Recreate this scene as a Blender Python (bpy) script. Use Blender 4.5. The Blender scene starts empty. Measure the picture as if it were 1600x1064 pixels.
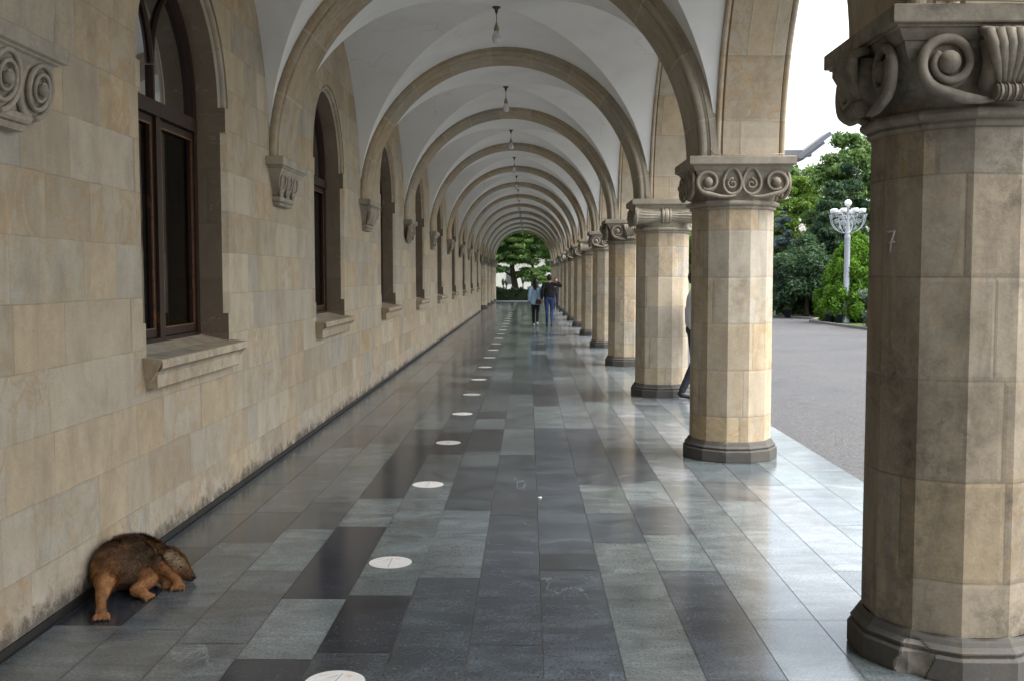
import bpy, bmesh, math, random
import numpy as np
from mathutils import Vector, Matrix
from math import sin, cos, pi, radians, sqrt, floor
random.seed(7); rng = np.random.default_rng(7)
S = bpy.context.scene
COL = S.collection

# ------------------------------------------------------------------ geometry constants (metres)
XW = -2.485                 # face of the building wall
XC = 2.034                  # centre line of the columns
L = 5.29                    # bay length
YN = lambda n: 4.905 + (n-1)*L if n != 1 else 4.84
ZS = 2.94                   # springing height = top of every abacus
ACX, ACA, ACB = -0.395, 2.025, 2.11   # transverse arch: centre, half span, rise
VX0, VX1, VB = XW, 1.777, 2.215       # vault edges and rise
AIN, AOUT = 1.777, 2.44     # faces of the arcade wall
NLAST = 14

# ------------------------------------------------------------------ helpers
def tag(o, label=None, cat=None, group=None, kind=None):
    if label: o['label'] = label
    if cat: o['category'] = cat
    if group: o['group'] = group
    if kind: o['kind'] = kind
    return o

def empty(name, loc=(0,0,0), rz=0, parent=None):
    o = bpy.data.objects.new(name, None); COL.objects.link(o)
    o.location = loc; o.rotation_euler = (0,0,rz); o.empty_display_size = .2
    if parent: o.parent = parent
    return o

class MB:
    def __init__(s): s.v=[]; s.f=[]; s.uv=[]; s.sm=[]; s.mi=[]; s.col=[]
    def face(s, pts, uv=None, smooth=False, mi=0, col=None):
        b=len(s.v); s.v+= [tuple(p) for p in pts]; s.f.append(list(range(b,b+len(pts))))
        if uv is None: uv=boxuv(pts)
        s.uv.append(list(uv)); s.sm.append(smooth); s.mi.append(mi); s.col.append(col)
    def grid(s, rows, uvs=None, smooth=False, closed_u=False, closed_v=False, mi=0, flip=False):
        # rows: list of lists of points, shared vertices
        b=len(s.v); nr=len(rows); nc=len(rows[0])
        for r in rows: s.v += [tuple(p) for p in r]
        for i in range(nr if closed_v else nr-1):
            for j in range(nc if closed_u else nc-1):
                i2=(i+1)%nr; j2=(j+1)%nc
                q=[(i,j),(i,j2),(i2,j2),(i2,j)]
                if flip: q=q[::-1]
                s.f.append([b+a*nc+c for a,c in q])
                if uvs: 
                    s.uv.append([uvs(a if not(closed_v and a==0 and i==nr-1) else nr, c if not (closed_u and c==0 and j==nc-1) else nc) for a,c in q])
                else: s.uv.append(boxuv([rows[a][c] for a,c in q]))
                s.sm.append(smooth); s.mi.append(mi); s.col.append(None)
    def box(s, x0,x1,y0,y1,z0,z1, mi=0):
        P=lambda a,b,c:(a,b,c)
        s.face([P(x0,y0,z0),P(x1,y0,z0),P(x1,y0,z1),P(x0,y0,z1)],mi=mi)
        s.face([P(x1,y1,z0),P(x0,y1,z0),P(x0,y1,z1),P(x1,y1,z1)],mi=mi)
        s.face([P(x0,y1,z0),P(x0,y0,z0),P(x0,y0,z1),P(x0,y1,z1)],mi=mi)
        s.face([P(x1,y0,z0),P(x1,y1,z0),P(x1,y1,z1),P(x1,y0,z1)],mi=mi)
        s.face([P(x0,y0,z1),P(x1,y0,z1),P(x1,y1,z1),P(x0,y1,z1)],mi=mi)
        s.face([P(x0,y1,z0),P(x1,y1,z0),P(x1,y0,z0),P(x0,y0,z0)],mi=mi)
    def tube(s, path, rad, n=8, smooth=True, cap=True, mi=0):
        P=[Vector(p) for p in path]; m=len(P)
        if not hasattr(rad,'__len__'): rad=[rad]*m
        t=(P[1]-P[0]).normalized(); up=Vector((0,0,1)) if abs(t.z)<.9 else Vector((1,0,0))
        a=t.cross(up).normalized(); rows=[]; d=0
        for i in range(m):
            t=(P[min(i+1,m-1)]-P[max(i-1,0)])
            if t.length<1e-9: t=Vector((0,0,1))
            t.normalize(); a=(a-t*a.dot(t)); 
            if a.length<1e-6: a=t.orthogonal()
            a.normalize(); b=t.cross(a)
            rows.append([P[i]+a*(rad[i]*cos(2*pi*k/n))+b*(rad[i]*sin(2*pi*k/n)) for k in range(n)])
        s.grid(rows, smooth=smooth, closed_u=True, mi=mi)
        if cap:
            s.face(rows[0][::-1],mi=mi); s.face(rows[-1],mi=mi)
    def lathe(s, prof, n=24, c=(0,0,0), smooth=True, a0=0, mi=0, uvscale=None):
        rows=[]
        for r,z in prof:
            rows.append([(c[0]+r*cos(a0+2*pi*k/n), c[1]+r*sin(a0+2*pi*k/n), c[2]+z) for k in range(n)])
        ls=[0]
        for i in range(1,len(prof)): ls.append(ls[-1]+math.dist(prof[i],prof[i-1]))
        R=max(p[0] for p in prof)
        per=2*pi*R/n
        uv=(lambda i,j:(j*per, c[2]+prof[i][1])) if uvscale is None else (lambda i,j:(j*per,ls[i]))
        s.grid(rows, uvs=uv, smooth=smooth, closed_u=True, mi=mi)
    def ball(s, c, r, n=12, m=8, sc=(1,1,1), mi=0):
        rows=[[(c[0]+r*sc[0]*sin(pi*i/m)*cos(2*pi*j/n), c[1]+r*sc[1]*sin(pi*i/m)*sin(2*pi*j/n), c[2]-r*sc[2]*cos(pi*i/m)) for j in range(n)] for i in range(m+1)]
        s.grid(rows, smooth=True, closed_u=True, mi=mi)
    def xf(s, M, start=0):
        for i in range(start,len(s.v)): s.v[i]=tuple(M@Vector(s.v[i]))
    def build(s, name, mat, parent=None, loc=None, fix=True, merge=True):
        me=bpy.data.meshes.new(name); me.from_pydata(s.v,[],s.f)
        mats=mat if isinstance(mat,(list,tuple)) else [mat]
        for m in mats: me.materials.append(m)
        uvl=me.uv_layers.new(name='UVMap')
        flat=[c for f in s.uv for p in f for c in p]
        uvl.data.foreach_set('uv', flat)
        me.polygons.foreach_set('use_smooth', s.sm); me.polygons.foreach_set('material_index', s.mi)
        if any(c is not None for c in s.col):
            ca=me.color_attributes.new('tone','FLOAT_COLOR','CORNER')
            data=[]
            for f,c in zip(s.f,s.col):
                c=c or (1,1,1)
                data += list((*c,1.0))*len(f)
            ca.data.foreach_set('color', data)
        me.validate()
        if merge:
            bm=bmesh.new(); bm.from_mesh(me)
            bmesh.ops.remove_doubles(bm, verts=bm.verts, dist=1e-5)
            if fix: bmesh.ops.recalc_face_normals(bm, faces=bm.faces)
            bm.to_mesh(me); bm.free()
        o=bpy.data.objects.new(name, me); COL.objects.link(o)
        if parent: o.parent=parent
        if loc: o.location=loc
        return o

def boxuv(pts):
    a=Vector(pts[0]); n=Vector((0,0,0)); m=len(pts)
    for i in range(1,m-1): n+=(Vector(pts[i])-a).cross(Vector(pts[i+1])-a)
    n=(abs(n.x),abs(n.y),abs(n.z))
    if n[0]>=n[1] and n[0]>=n[2]: return [(p[1],p[2]) for p in pts]
    if n[1]>=n[2]: return [(p[0],p[2]) for p in pts]
    return [(p[0],p[1]) for p in pts]

def instance(o, parent=None, loc=None, rz=None):
    c=o.copy(); COL.objects.link(c); c.parent=parent
    if loc is not None: c.location=loc
    if rz is not None: c.rotation_euler=(0,0,rz)
    return c
def copy_tree(o, parent=None):
    c=o.copy(); COL.objects.link(c); c.parent=parent
    for ch in list(o.children): copy_tree(ch, c)
    return c

# ------------------------------------------------------------------ materials
class NT:
    def __init__(s, name):
        s.m=bpy.data.materials.new(name); s.m.use_nodes=True; s.t=s.m.node_tree; s.t.nodes.clear()
        s.out=s.n('ShaderNodeOutputMaterial')
    def n(s, typ, **kw):
        x=s.t.nodes.new(typ)
        for k,v in kw.items():
            if k in x.inputs: pass
            setattr(x,k,v)
        return x
    def l(s,a,b): s.t.links.new(a,b)
    def setin(s, sock, v):
        if isinstance(v, bpy.types.NodeSocket): s.l(v,sock)
        else:
            if sock.type=='RGBA' and len(v)==3: v=(*v,1)
            sock.default_value=v
    def math(s, op, a, b=None, c=None, clamp=False):
        x=s.n('ShaderNodeMath'); x.operation=op; x.use_clamp=clamp
        s.setin(x.inputs[0],a)
        if b is not None: s.setin(x.inputs[1],b)
        if c is not None: s.setin(x.inputs[2],c)
        return x.outputs[0]
    def mix(s, f, a, b, bt='MIX'):
        x=s.n('ShaderNodeMix'); x.data_type='RGBA'; x.blend_type=bt
        s.setin(x.inputs[0],f); s.setin(x.inputs[6],a); s.setin(x.inputs[7],b)
        return x.outputs[2]
    def ramp(s, f, stops, interp='LINEAR'):
        x=s.n('ShaderNodeValToRGB'); x.color_ramp.interpolation=interp; e=x.color_ramp.elements
        while len(e)<len(stops): e.new(.5)
        for i,(p,c) in enumerate(stops):
            e[i].position=p; e[i].color=(*c,1) if hasattr(c,'__len__') else (c,c,c,1)
        s.setin(x.inputs[0],f); return x.outputs[0]
    def noise(s, vec, scale, detail=4, rough=.5, dist=0, dim='3D'):
        x=s.n('ShaderNodeTexNoise'); x.noise_dimensions=dim
        if vec is not None: s.l(vec,x.inputs['Vector'])
        x.inputs['Scale'].default_value=scale; x.inputs['Detail'].default_value=detail
        x.inputs['Roughness'].default_value=rough; x.inputs['Distortion'].default_value=dist
        return x.outputs[0]
    def mapr(s, f, a,b,c,d):
        x=s.n('ShaderNodeMapRange'); s.setin(x.inputs[0],f)
        for i,v in enumerate((a,b,c,d)): x.inputs[i+1].default_value=v
        return x.outputs[0]
    def comb(s,a,b,c):
        x=s.n('ShaderNodeCombineXYZ'); s.setin(x.inputs[0],a); s.setin(x.inputs[1],b); s.setin(x.inputs[2],c); return x.outputs[0]
    def sep(s,v):
        x=s.n('ShaderNodeSeparateXYZ'); s.l(v,x.inputs[0]); return x.outputs
    def coord(s, which='Object'): return s.n('ShaderNodeTexCoord').outputs[which]
    def pos(s): return s.n('ShaderNodeNewGeometry').outputs['Position']
    def white(s, vec):
        x=s.n('ShaderNodeTexWhiteNoise'); x.noise_dimensions='3D'; s.l(vec,x.inputs['Vector']); return x.outputs[0], x.outputs[1]
    def bump(s, h, st=.3, dist=.01, nrm=None):
        x=s.n('ShaderNodeBump'); s.setin(x.inputs['Height'],h); x.inputs['Strength'].default_value=st; x.inputs['Distance'].default_value=dist
        if nrm is not None: s.l(nrm,x.inputs['Normal'])
        return x.outputs[0]
    def principled(s, color, rough=.7, normal=None, **kw):
        b=s.n('ShaderNodeBsdfPrincipled'); s.setin(b.inputs['Base Color'],color); s.setin(b.inputs['Roughness'],rough)
        if normal is not None: s.l(normal,b.inputs['Normal'])
        for k,v in kw.items(): s.setin(b.inputs[k.replace('_',' ')],v)
        s.l(b.outputs[0],s.out.inputs[0]); return b

def plain(name, color, rough=.6, var=.12, scale=20, bump=.0, **kw):
    t=NT(name); v=t.coord('Object')
    n=t.noise(v,scale,4,.6)
    c=t.mix(1.0,(*color,1), t.ramp(n,[(.25,1-var),(.75,1+var)]),'MULTIPLY')
    nm=t.bump(t.noise(v,scale*6,3),bump,.004) if bump else None
    t.principled(c,rough,nm,**kw); return t.m

def stone(name, bw=.62, bh=.335, joint=.004, warm=.5, grime=0., seed=0., light=1.0, stagger=True, damp=False, jdark=.45, objrand=True, pal=None, bump=.32, jcol=(.14,.115,.085)):
    t=NT(name); uvn=t.n('ShaderNodeUVMap'); uvn.uv_map='UVMap'
    u,v,_=t.sep(uvn.outputs[0]); P=t.pos()
    oi=t.n('ShaderNodeObjectInfo').outputs['Random'] if objrand else seed
    so=t.math('MULTIPLY',oi,37.0) if objrand else seed
    wob=t.noise(P,1.6,2,.5)
    vv=t.math('ADD',t.math('DIVIDE',v,bh),t.math('MULTIPLY',wob,.06))
    row=t.math('FLOOR',vv); fv=t.math('SUBTRACT',vv,row)
    r1,_=t.white(t.comb(row,so,3.1+seed))
    wrow=t.mapr(r1,0,1,bw*.72,bw*1.3)
    uu=t.math('ADD',t.math('DIVIDE',u,wrow),t.math('MULTIPLY',r1,9.7))
    # uneven block lengths: warp u before flooring
    uw=t.math('ADD',uu,t.math('MULTIPLY',t.math('SINE',t.math('MULTIPLY',uu,2.399)),.28))
    cell=t.math('FLOOR',uw); fu=t.math('SUBTRACT',uw,cell)
    h,hc=t.white(t.comb(cell,row,t.math('ADD',so,seed+.5)))
    h2,_=t.white(t.comb(cell,row,t.math('ADD',so,seed+7.5)))
    du=t.math('MULTIPLY',t.math('MINIMUM',fu,t.math('SUBTRACT',1.0,fu)),bw*.8)
    dv=t.math('MULTIPLY',t.math('MINIMUM',fv,t.math('SUBTRACT',1.0,fv)),bh)
    jn=t.math('MULTIPLY',t.noise(P,9,3),joint*1.4)
    d=t.math('MINIMUM',du,dv); jm=t.math('LESS_THAN',d,t.math('ADD',jn,joint*.35))
    edge=t.mapr(d,0,.02,.0,1.0)
    base=t.ramp(h,pal or [(0,(.40,.355,.285)),(.2,(.47,.41,.325)),(.42,(.50,.415,.295)),(.55,(.425,.40,.35)),(.72,(.54,.475,.375)),(.86,(.40,.385,.345)),(1,(.52,.455,.355))])
    # bedding veins, each block with its own direction
    PV=t.n('ShaderNodeVectorMath'); PV.operation='MULTIPLY'; t.l(P,PV.inputs[0]); PV.inputs[1].default_value=(1.25,1.25,.85)
    off=t.n('ShaderNodeVectorMath'); off.operation='MULTIPLY_ADD'; t.l(hc,off.inputs[0]); off.inputs[1].default_value=(11,11,11); t.l(PV.outputs[0],off.inputs[2])
    vn=t.noise(off.outputs[0],1.9,6,.62,2.2)
    vm=t.ramp(vn,[(.44,0.),(.5,1.),(.53,.35),(.62,.0)])
    vs=t.math('MULTIPLY',vm,t.ramp(h2,[(.45,.08),(.85,1.0)]))
    c=t.mix(t.math('MULTIPLY',vs,.12 if pal else .6),base,(.43,.29,.14))
    cl=t.noise(off.outputs[0],3.1,5,.6,.4)
    c=t.mix(1.0,c,t.ramp(cl,[(.25,.80),(.5,1.0),(.78,1.12)]),'MULTIPLY')
    sp=t.noise(P,70,4,.7)
    c=t.mix(1.0,c,t.ramp(sp,[(.3,.88),(.6,1.04)]),'MULTIPLY')
    # mottled soot with crisp lichen-like edges
    so1=t.noise(P,7.5,9,.80,.15); so2=t.noise(P,1.6,4,.65)
    smk=t.math('MULTIPLY',t.ramp(so1,[(.43,0.),(.66,1.)]),t.ramp(so2,[(.36,0.),(.60,1.)]))
    c=t.mix(t.math('MULTIPLY',smk,min(1,.26+grime*2.2)),c,(.15,.135,.11))
    wht=t.ramp(t.noise(P,5.5,7,.75,1.2),[(.60,0.),(.66,1.)])
    c=t.mix(t.math('MULTIPLY',wht,.22),c,(.60,.57,.52))
    # weathering: grey soot patches and streaks
    PS=t.n('ShaderNodeVectorMath'); PS.operation='MULTIPLY'; t.l(P,PS.inputs[0]); PS.inputs[1].default_value=(2.6,2.6,.5)
    st=t.noise(PS.outputs[0],1.7,6,.65,.6)
    gm=t.ramp(st,[(.48,0.),(.72,1.)])
    c=t.mix(t.math('MULTIPLY',gm,.28+grime),c,(.17,.15,.125))
    pit=t.noise(P,26,5,.75); pm=t.ramp(pit,[(.27,1.),(.335,0.)])
    c=t.mix(t.math('MULTIPLY',pm,.55),c,(.12,.10,.08))
    x,y,z=t.sep(P)
    if damp:
        zn=t.math('ADD',z,t.math('MULTIPLY',t.math('SUBTRACT',t.noise(P,3.2,6,.7),.5),.9))
        dm=t.mapr(zn,.34,.0,0,1); 
        flake=t.ramp(t.noise(P,7.5,7,.72,.8),[(.47,0.),(.52,1.)])
        pale=t.mix(flake,(.27,.235,.195),(.52,.475,.42))
        c=t.mix(t.math('MULTIPLY',t.math('MINIMUM',t.math('MAXIMUM',dm,0.),1.),.62),c,pale)
        zb=t.math('ADD',z,t.math('MULTIPLY',t.math('SUBTRACT',t.noise(P,4.0,7,.8),.5),.52))
        bmk=t.mapr(zb,.13,.05,0,1)
        c=t.mix(t.math('MULTIPLY',bmk,.72),c,(.035,.032,.03))
    jm=t.math('MULTIPLY',jm,t.ramp(t.noise(P,2.7,4,.7),[(.38,.25),(.6,1.)]))
    c=t.mix(t.math('MULTIPLY',jm,jdark),c,jcol)
    c=t.mix(1.0,c,(light,light*.957,light*.89,1) if not pal else (light,light,light,1),'MULTIPLY')
    hgt=t.math('ADD',t.math('MULTIPLY',edge,.45),t.math('ADD',t.math('MULTIPLY',sp,.08),t.math('MULTIPLY',t.math('SUBTRACT',1.0,pm),.3)))
    hgt=t.math('ADD',hgt,t.math('MULTIPLY',t.noise(P,5,5,.6),.9 if not damp else 1.3))
    t.principled(c,.86,t.bump(hgt,bump,.012),Specular_IOR_Level=.25)
    return t.m

M={}
CV=[(0,(.29,.255,.20)),(.5,(.35,.31,.245)),(1,(.39,.345,.275))]
GB=[(0,(.13,.125,.115)),(.5,(.17,.163,.15)),(1,(.15,.145,.135))]
M['wall']=stone('ashlar_wall',.66,.335,joint=.003,damp=True,objrand=False,light=.90,jdark=.42)
M['shaft']=stone('shaft_stone',.62,.452,joint=.0045,grime=.10,seed=2,light=1.08)
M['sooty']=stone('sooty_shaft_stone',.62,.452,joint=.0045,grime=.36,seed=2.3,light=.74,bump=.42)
M['arch']=stone('arch_stone',9.0,.62,joint=.009,seed=4,objrand=True,light=.88,jdark=.75,jcol=(.56,.50,.42))
M['arcade']=stone('arcade_stone',.5,.6,joint=.0045,seed=5,light=1.0)
M['carved']=stone('carved_stone',5.,5.,joint=.0,seed=6,grime=.22,light=1.0,pal=CV)
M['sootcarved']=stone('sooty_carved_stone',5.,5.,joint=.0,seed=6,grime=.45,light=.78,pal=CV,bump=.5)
M['base']=stone('base_stone',5.,5.,joint=.0,seed=8,grime=.18,light=.62,pal=GB,bump=.5)
M['chip']=plain('freshly_broken_stone',(.25,.225,.19),.95,.35,18,.6)
M['reveal']=stone('dark_brown_reveal',.8,.45,joint=.004,seed=11,light=1.0,objrand=False,pal=[(0,(.175,.135,.098)),(.5,(.215,.168,.12)),(1,(.195,.155,.113))])  # reveal faces get a darker, browner stone than the wall face
M['sill']=stone('sill_stone',2.,2.,joint=.0,seed=9,grime=.12,light=.9)

def m_plaster():
    t=NT('vault_plaster'); P=t.pos()
    n=t.noise(P,1.1,6,.62,.4); f=t.noise(P,60,3,.6)
    c=t.ramp(n,[(.25,(.71,.70,.68)),(.5,(.79,.78,.76)),(.8,(.83,.825,.81))])
    st=t.ramp(t.noise(P,3.3,7,.7,.8),[(.62,0.),(.78,1.)])
    c=t.mix(t.math('MULTIPLY',st,.22),c,(.46,.44,.40))
    vo=t.n('ShaderNodeTexVoronoi'); vo.feature='DISTANCE_TO_EDGE'; vo.inputs['Scale'].default_value=.55
    wp=t.n('ShaderNodeVectorMath'); wp.operation='MULTIPLY_ADD'; nn=t.n('ShaderNodeTexNoise'); nn.inputs['Scale'].default_value=2.2; nn.inputs['Detail'].default_value=6; t.l(P,nn.inputs['Vector'])
    t.l(nn.outputs[1],wp.inputs[0]); wp.inputs[1].default_value=(.9,.9,.9); t.l(P,wp.inputs[2]); t.l(wp.outputs[0],vo.inputs['Vector'])
    ck=t.math('MULTIPLY',t.ramp(vo.outputs[0],[(0,1.),(.006,0.)]),t.ramp(t.noise(P,.9,2),[(.52,0.),(.6,1.)]))
    c=t.mix(t.math('MULTIPLY',ck,.35),c,(.33,.31,.28))
    t.principled(c,.9,t.bump(t.math('ADD',t.math('MULTIPLY',t.noise(P,5,3),1.2),t.math('MULTIPLY',f,.2)),.25,.012),Specular_IOR_Level=.2); return t.m
M['plaster']=m_plaster()

def m_floor():
    t=NT('polished_slabs'); P=t.pos()
    at=t.n('ShaderNodeAttribute'); at.attribute_name='tone'; tc=at.outputs['Color']
    hh,hc=t.white(tc)
    off=t.n('ShaderNodeVectorMath'); off.operation='MULTIPLY_ADD'; t.l(tc,off.inputs[0]); off.inputs[1].default_value=(90,70,50); t.l(P,off.inputs[2])
    q=off.outputs[0]
    f=t.noise(P,62,4,.9); g=t.noise(q,2.4,6,.62,1.2); st=t.n('ShaderNodeVectorMath'); st.operation='MULTIPLY'; t.l(q,st.inputs[0]); st.inputs[1].default_value=(.9,3.4,1)
    bands=t.noise(st.outputs[0],1.9,5,.6,1.0)
    c=t.mix(1.0,tc,t.ramp(f,[(.36,.55),(.64,1.5)]),'MULTIPLY')
    c=t.mix(1.0,c,t.ramp(g,[(.3,.66),(.7,1.36)]),'MULTIPLY')
    f2=t.noise(P,48,4,.85); c=t.mix(t.ramp(f2,[(.52,0.),(.66,.55)]),c,(.125,.145,.155))
    c=t.mix(1.0,c,t.ramp(bands,[(.32,.76),(.68,1.26)]),'MULTIPLY')
    vn=t.noise(q,.8,6,.55,1.4)
    vm=t.ramp(vn,[(.492,0.),(.5,1.),(.508,0.)])
    keep=t.ramp(t.noise(q,1.1,2),[(.58,0.),(.66,1.)])
    c=t.mix(t.math('MULTIPLY',t.math('MULTIPLY',vm,keep),.5),c,(.27,.32,.34))
    sc=t.noise(P,9,6,.75)
    rough=t.math('ADD',t.ramp(t.noise(P,2.0,5,.6),[(.3,.07),(.7,.13)]),t.math('MULTIPLY',f2,.13))
    t.principled(c,rough,t.bump(t.math('ADD',t.math('MULTIPLY',t.noise(P,2.2,3),1.0),t.math('MULTIPLY',f,.01)),.05,.005),Specular_IOR_Level=.55,IOR=1.5)
    return t.m
M['floor']=m_floor()
M['grout']=plain('slab_grout',(.10,.085,.07),.9,.3,30)

def m_asphalt():
    t=NT('asphalt'); P=t.pos()
    f=t.noise(P,38,5,.9); n=t.noise(P,.35,6,.6,.5); a=t.noise(P,14,5,.85)
    c=t.ramp(f,[(.38,(.024,.024,.025)),(.5,(.066,.065,.065)),(.62,(.165,.16,.155))])
    c=t.mix(1.0,c,t.ramp(n,[(.3,.74),(.7,1.34)]),'MULTIPLY')
    c=t.mix(t.ramp(a,[(.56,0.),(.66,.4)]),c,(.19,.18,.165))
    vo=t.n('ShaderNodeTexVoronoi'); vo.feature='DISTANCE_TO_EDGE'; vo.inputs['Scale'].default_value=.16; w_=t.n('ShaderNodeTexNoise'); w_.inputs['Scale'].default_value=1.1; w_.inputs['Detail'].default_value=7; t.l(P,w_.inputs['Vector']); vm_=t.n('ShaderNodeVectorMath'); vm_.operation='MULTIPLY_ADD'; t.l(w_.outputs[1],vm_.inputs[0]); vm_.inputs[1].default_value=(1.6,1.6,0); t.l(P,vm_.inputs[2]); t.l(vm_.outputs[0],vo.inputs['Vector'])
    c=t.mix(t.math('MULTIPLY',t.ramp(vo.outputs[0],[(0,1.),(.004,0.)]),.55),c,(.03,.03,.03))
    t.principled(c,t.ramp(n,[(.4,.62),(.6,.85)]),t.bump(f,.5,.006),Specular_IOR_Level=.4); return t.m
M['asphalt']=m_asphalt()
def m_ground():
    t=NT('lawn_soil'); P=t.pos(); f=t.noise(P,22,5,.8); n=t.noise(P,.8,4)
    c=t.ramp(f,[(.3,(.03,.045,.014)),(.5,(.062,.10,.022)),(.7,(.12,.165,.04))]); c=t.mix(1.0,c,t.ramp(n,[(.3,.7),(.7,1.2)]),'MULTIPLY')
    t.principled(c,.95,t.bump(f,.8,.03)); return t.m
M['lawn']=m_ground()
M['kerb']=plain('kerb_concrete',(.17,.16,.15),.85,.25,9,.3)
M['whitekerb']=plain('white_marble_edge',(.52,.54,.55),.4,.12,7,.1)
def m_wood():
    t=NT('dark_varnished_wood'); P=t.coord('Object'); s=t.n('ShaderNodeVectorMath'); s.operation='MULTIPLY'; t.l(P,s.inputs[0]); s.inputs[1].default_value=(9,9,1.2)
    n=t.noise(s.outputs[0],4,5,.65,.6); w=t.noise(P,5,5,.7)
    c=t.ramp(n,[(.3,(.018,.009,.006)),(.6,(.034,.016,.010)),(.8,(.062,.028,.015))])
    c=t.mix(t.ramp(w,[(.62,0.),(.72,.6)]),c,(.15,.06,.02))
    t.principled(c,.52,t.bump(n,.3,.004),Specular_IOR_Level=.3); return t.m
M['wood']=m_wood()
M['woodlight']=plain('worn_orange_beading',(.15,.062,.024),.45,.6,22,.2)
def m_glass():
    t=NT('window_glass'); fr=t.n('ShaderNodeFresnel'); fr.inputs[0].default_value=1.5
    P=t.pos(); b=t.bump(t.noise(P,1.5,2),.06,.02); t.l(b,fr.inputs['Normal'])
    tr=t.n('ShaderNodeBsdfTransparent'); tr.inputs[0].default_value=(.42,.44,.44,1)
    gl=t.n('ShaderNodeBsdfGlossy'); gl.inputs['Roughness'].default_value=.03; gl.inputs['Color'].default_value=(.72,.74,.76,1); t.l(b,gl.inputs['Normal'])
    mx=t.n('ShaderNodeMixShader'); t.l(t.math('ADD',t.math('MULTIPLY',fr.outputs[0],1.0),.04),mx.inputs[0]); t.l(tr.outputs[0],mx.inputs[1]); t.l(gl.outputs[0],mx.inputs[2])
    t.l(mx.outputs[0],t.out.inputs[0]); return t.m
M['glass']=m_glass()
M['room']=plain('dim_room_paint',(.045,.04,.035),.9,.2,2)
M['curtain']=plain('grey_net_curtain',(.10,.10,.095),.95,.15,5)
M['black']=plain('black_skirting_stone',(.014,.013,.012),.6,.6,9,.8)
def m_marker():
    t=NT('white_floor_marker'); P=t.coord('Object'); n=t.noise(P,6,5,.6,1.2); oi=t.n('ShaderNodeObjectInfo').outputs['Random']
    o=t.n('ShaderNodeVectorMath'); o.operation='ADD'; t.l(P,o.inputs[0]); t.l(t.comb(t.math('MULTIPLY',oi,50.),0.,0.),o.inputs[1])
    v=t.noise(o.outputs[0],9,4,.55,3.0); vm=t.ramp(v,[(.485,0.),(.5,1.),(.515,0.)])
    c=t.ramp(n,[(.3,(.64,.63,.61)),(.7,(.78,.77,.76))]); c=t.mix(t.math('MULTIPLY',vm,.45),c,(.45,.30,.24))
    w=t.noise(o.outputs[0],24,5,.8); c=t.mix(t.ramp(w,[(.62,0.),(.75,.35)]),c,(.38,.36,.34))
    t.principled(c,.32); return t.m
M['marker']=m_marker()
M['inkgrey']=plain('grey_ink',(.38,.37,.36),.6)
M['inkorange']=plain('faded_orange_ink',(.68,.52,.43),.6)
M['metalgrey']=plain('grey_painted_metal',(.17,.18,.21),.45,.1,12,Metallic=.0)
M['lampmetal']=plain('silver_grey_lamp_paint',(.36,.38,.42),.45,.08,9)
M['darkmetal']=plain('dark_metal',(.045,.042,.04),.5,.3,20)
M['brass']=plain('aged_brass',(.30,.25,.15),.45,.3,40,Metallic=.5)
def m_bulb():
    t=NT('clear_bulb_glass'); t.principled((.86,.87,.9),.12,None,Transmission_Weight=.55,IOR=1.3); return t.m
M['bulb']=m_bulb()
M['opal']=plain('opal_lamp_glass',(.84,.85,.87),.25,.03,10)
M['cable']=plain('old_beige_cable',(.33,.27,.19),.7,.2,20)
M['pot']=plain('dark_plastic_pot',(.035,.042,.06),.5,.2,10)
M['bark']=plain('tree_bark',(.075,.058,.043),.95,.4,14,.8)
M['roof']=plain('roof_lead',(.22,.21,.2),.7,.15,3)
M['facade']=plain('pale_render',(.52,.50,.46),.85,.1,2)
M['farwin']=plain('dark_far_window',(.08,.085,.09),.3,.1,2)
M['chalk']=plain('white_chalk',(.46,.44,.41),.9,.3,60)
M['paper']=plain('white_paper',(.75,.75,.74),.8,.1,30)

def m_leaf(name, sat=1.0):
    t=NT(name); at=t.n('ShaderNodeAttribute'); at.attribute_name='tone'
    c=at.outputs['Color']; P=t.pos()
    c=t.mix(1.0,c,t.ramp(t.noise(P,1.1,4,.6),[(.3,.72),(.7,1.35)]),'MULTIPLY')
    d=t.n('ShaderNodeBsdfPrincipled'); t.l(c,d.inputs['Base Color']); d.inputs['Roughness'].default_value=.62; d.inputs['Specular IOR Level'].default_value=.3
    tr=t.n('ShaderNodeBsdfTranslucent'); t.l(t.mix(1.0,c,(1.25,1.35,.7,1),'MULTIPLY'),tr.inputs[0])
    mx=t.n('ShaderNodeMixShader'); mx.inputs[0].default_value=.32; t.l(d.outputs[0],mx.inputs[1]); t.l(tr.outputs[0],mx.inputs[2]); t.l(mx.outputs[0],t.out.inputs[0]); return t.m
M['leaf']=m_leaf('foliage')
def m_attr(name, rough=.8, **kw):
    t=NT(name); at=t.n('ShaderNodeAttribute'); at.attribute_name='tone'; P=t.coord('Object')
    c=t.mix(1.0,at.outputs['Color'],t.ramp(t.noise(P,70,4,.7),[(.3,.72),(.7,1.25)]),'MULTIPLY')
    t.principled(c,rough,**kw); return t.m
M['fur']=m_attr('dog_fur',.75,Specular_IOR_Level=.25)
M['skin']=plain('skin',(.42,.25,.18),.55,.06,30)
def cloth(name,col,rough=.9,var=.14):
    t=NT(name); P=t.coord('Object'); f=t.noise(P,7,4,.6,.8)
    c=t.mix(1.0,(*col,1),t.ramp(f,[(.3,1-var),(.7,1+var)]),'MULTIPLY')
    t.principled(c,rough,t.bump(t.noise(P,9,4,.6,1.5),.6,.02)); return t.m

# ------------------------------------------------------------------ the setting
g=MB(); g.face([(-300,-200,-.40),(400,-200,-.40),(400,500,-.40),(-300,500,-.40)])
tag(g.build('ground',M['lawn'],fix=False),'green ground spreading to the horizon beyond the trees',kind='structure')
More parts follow.
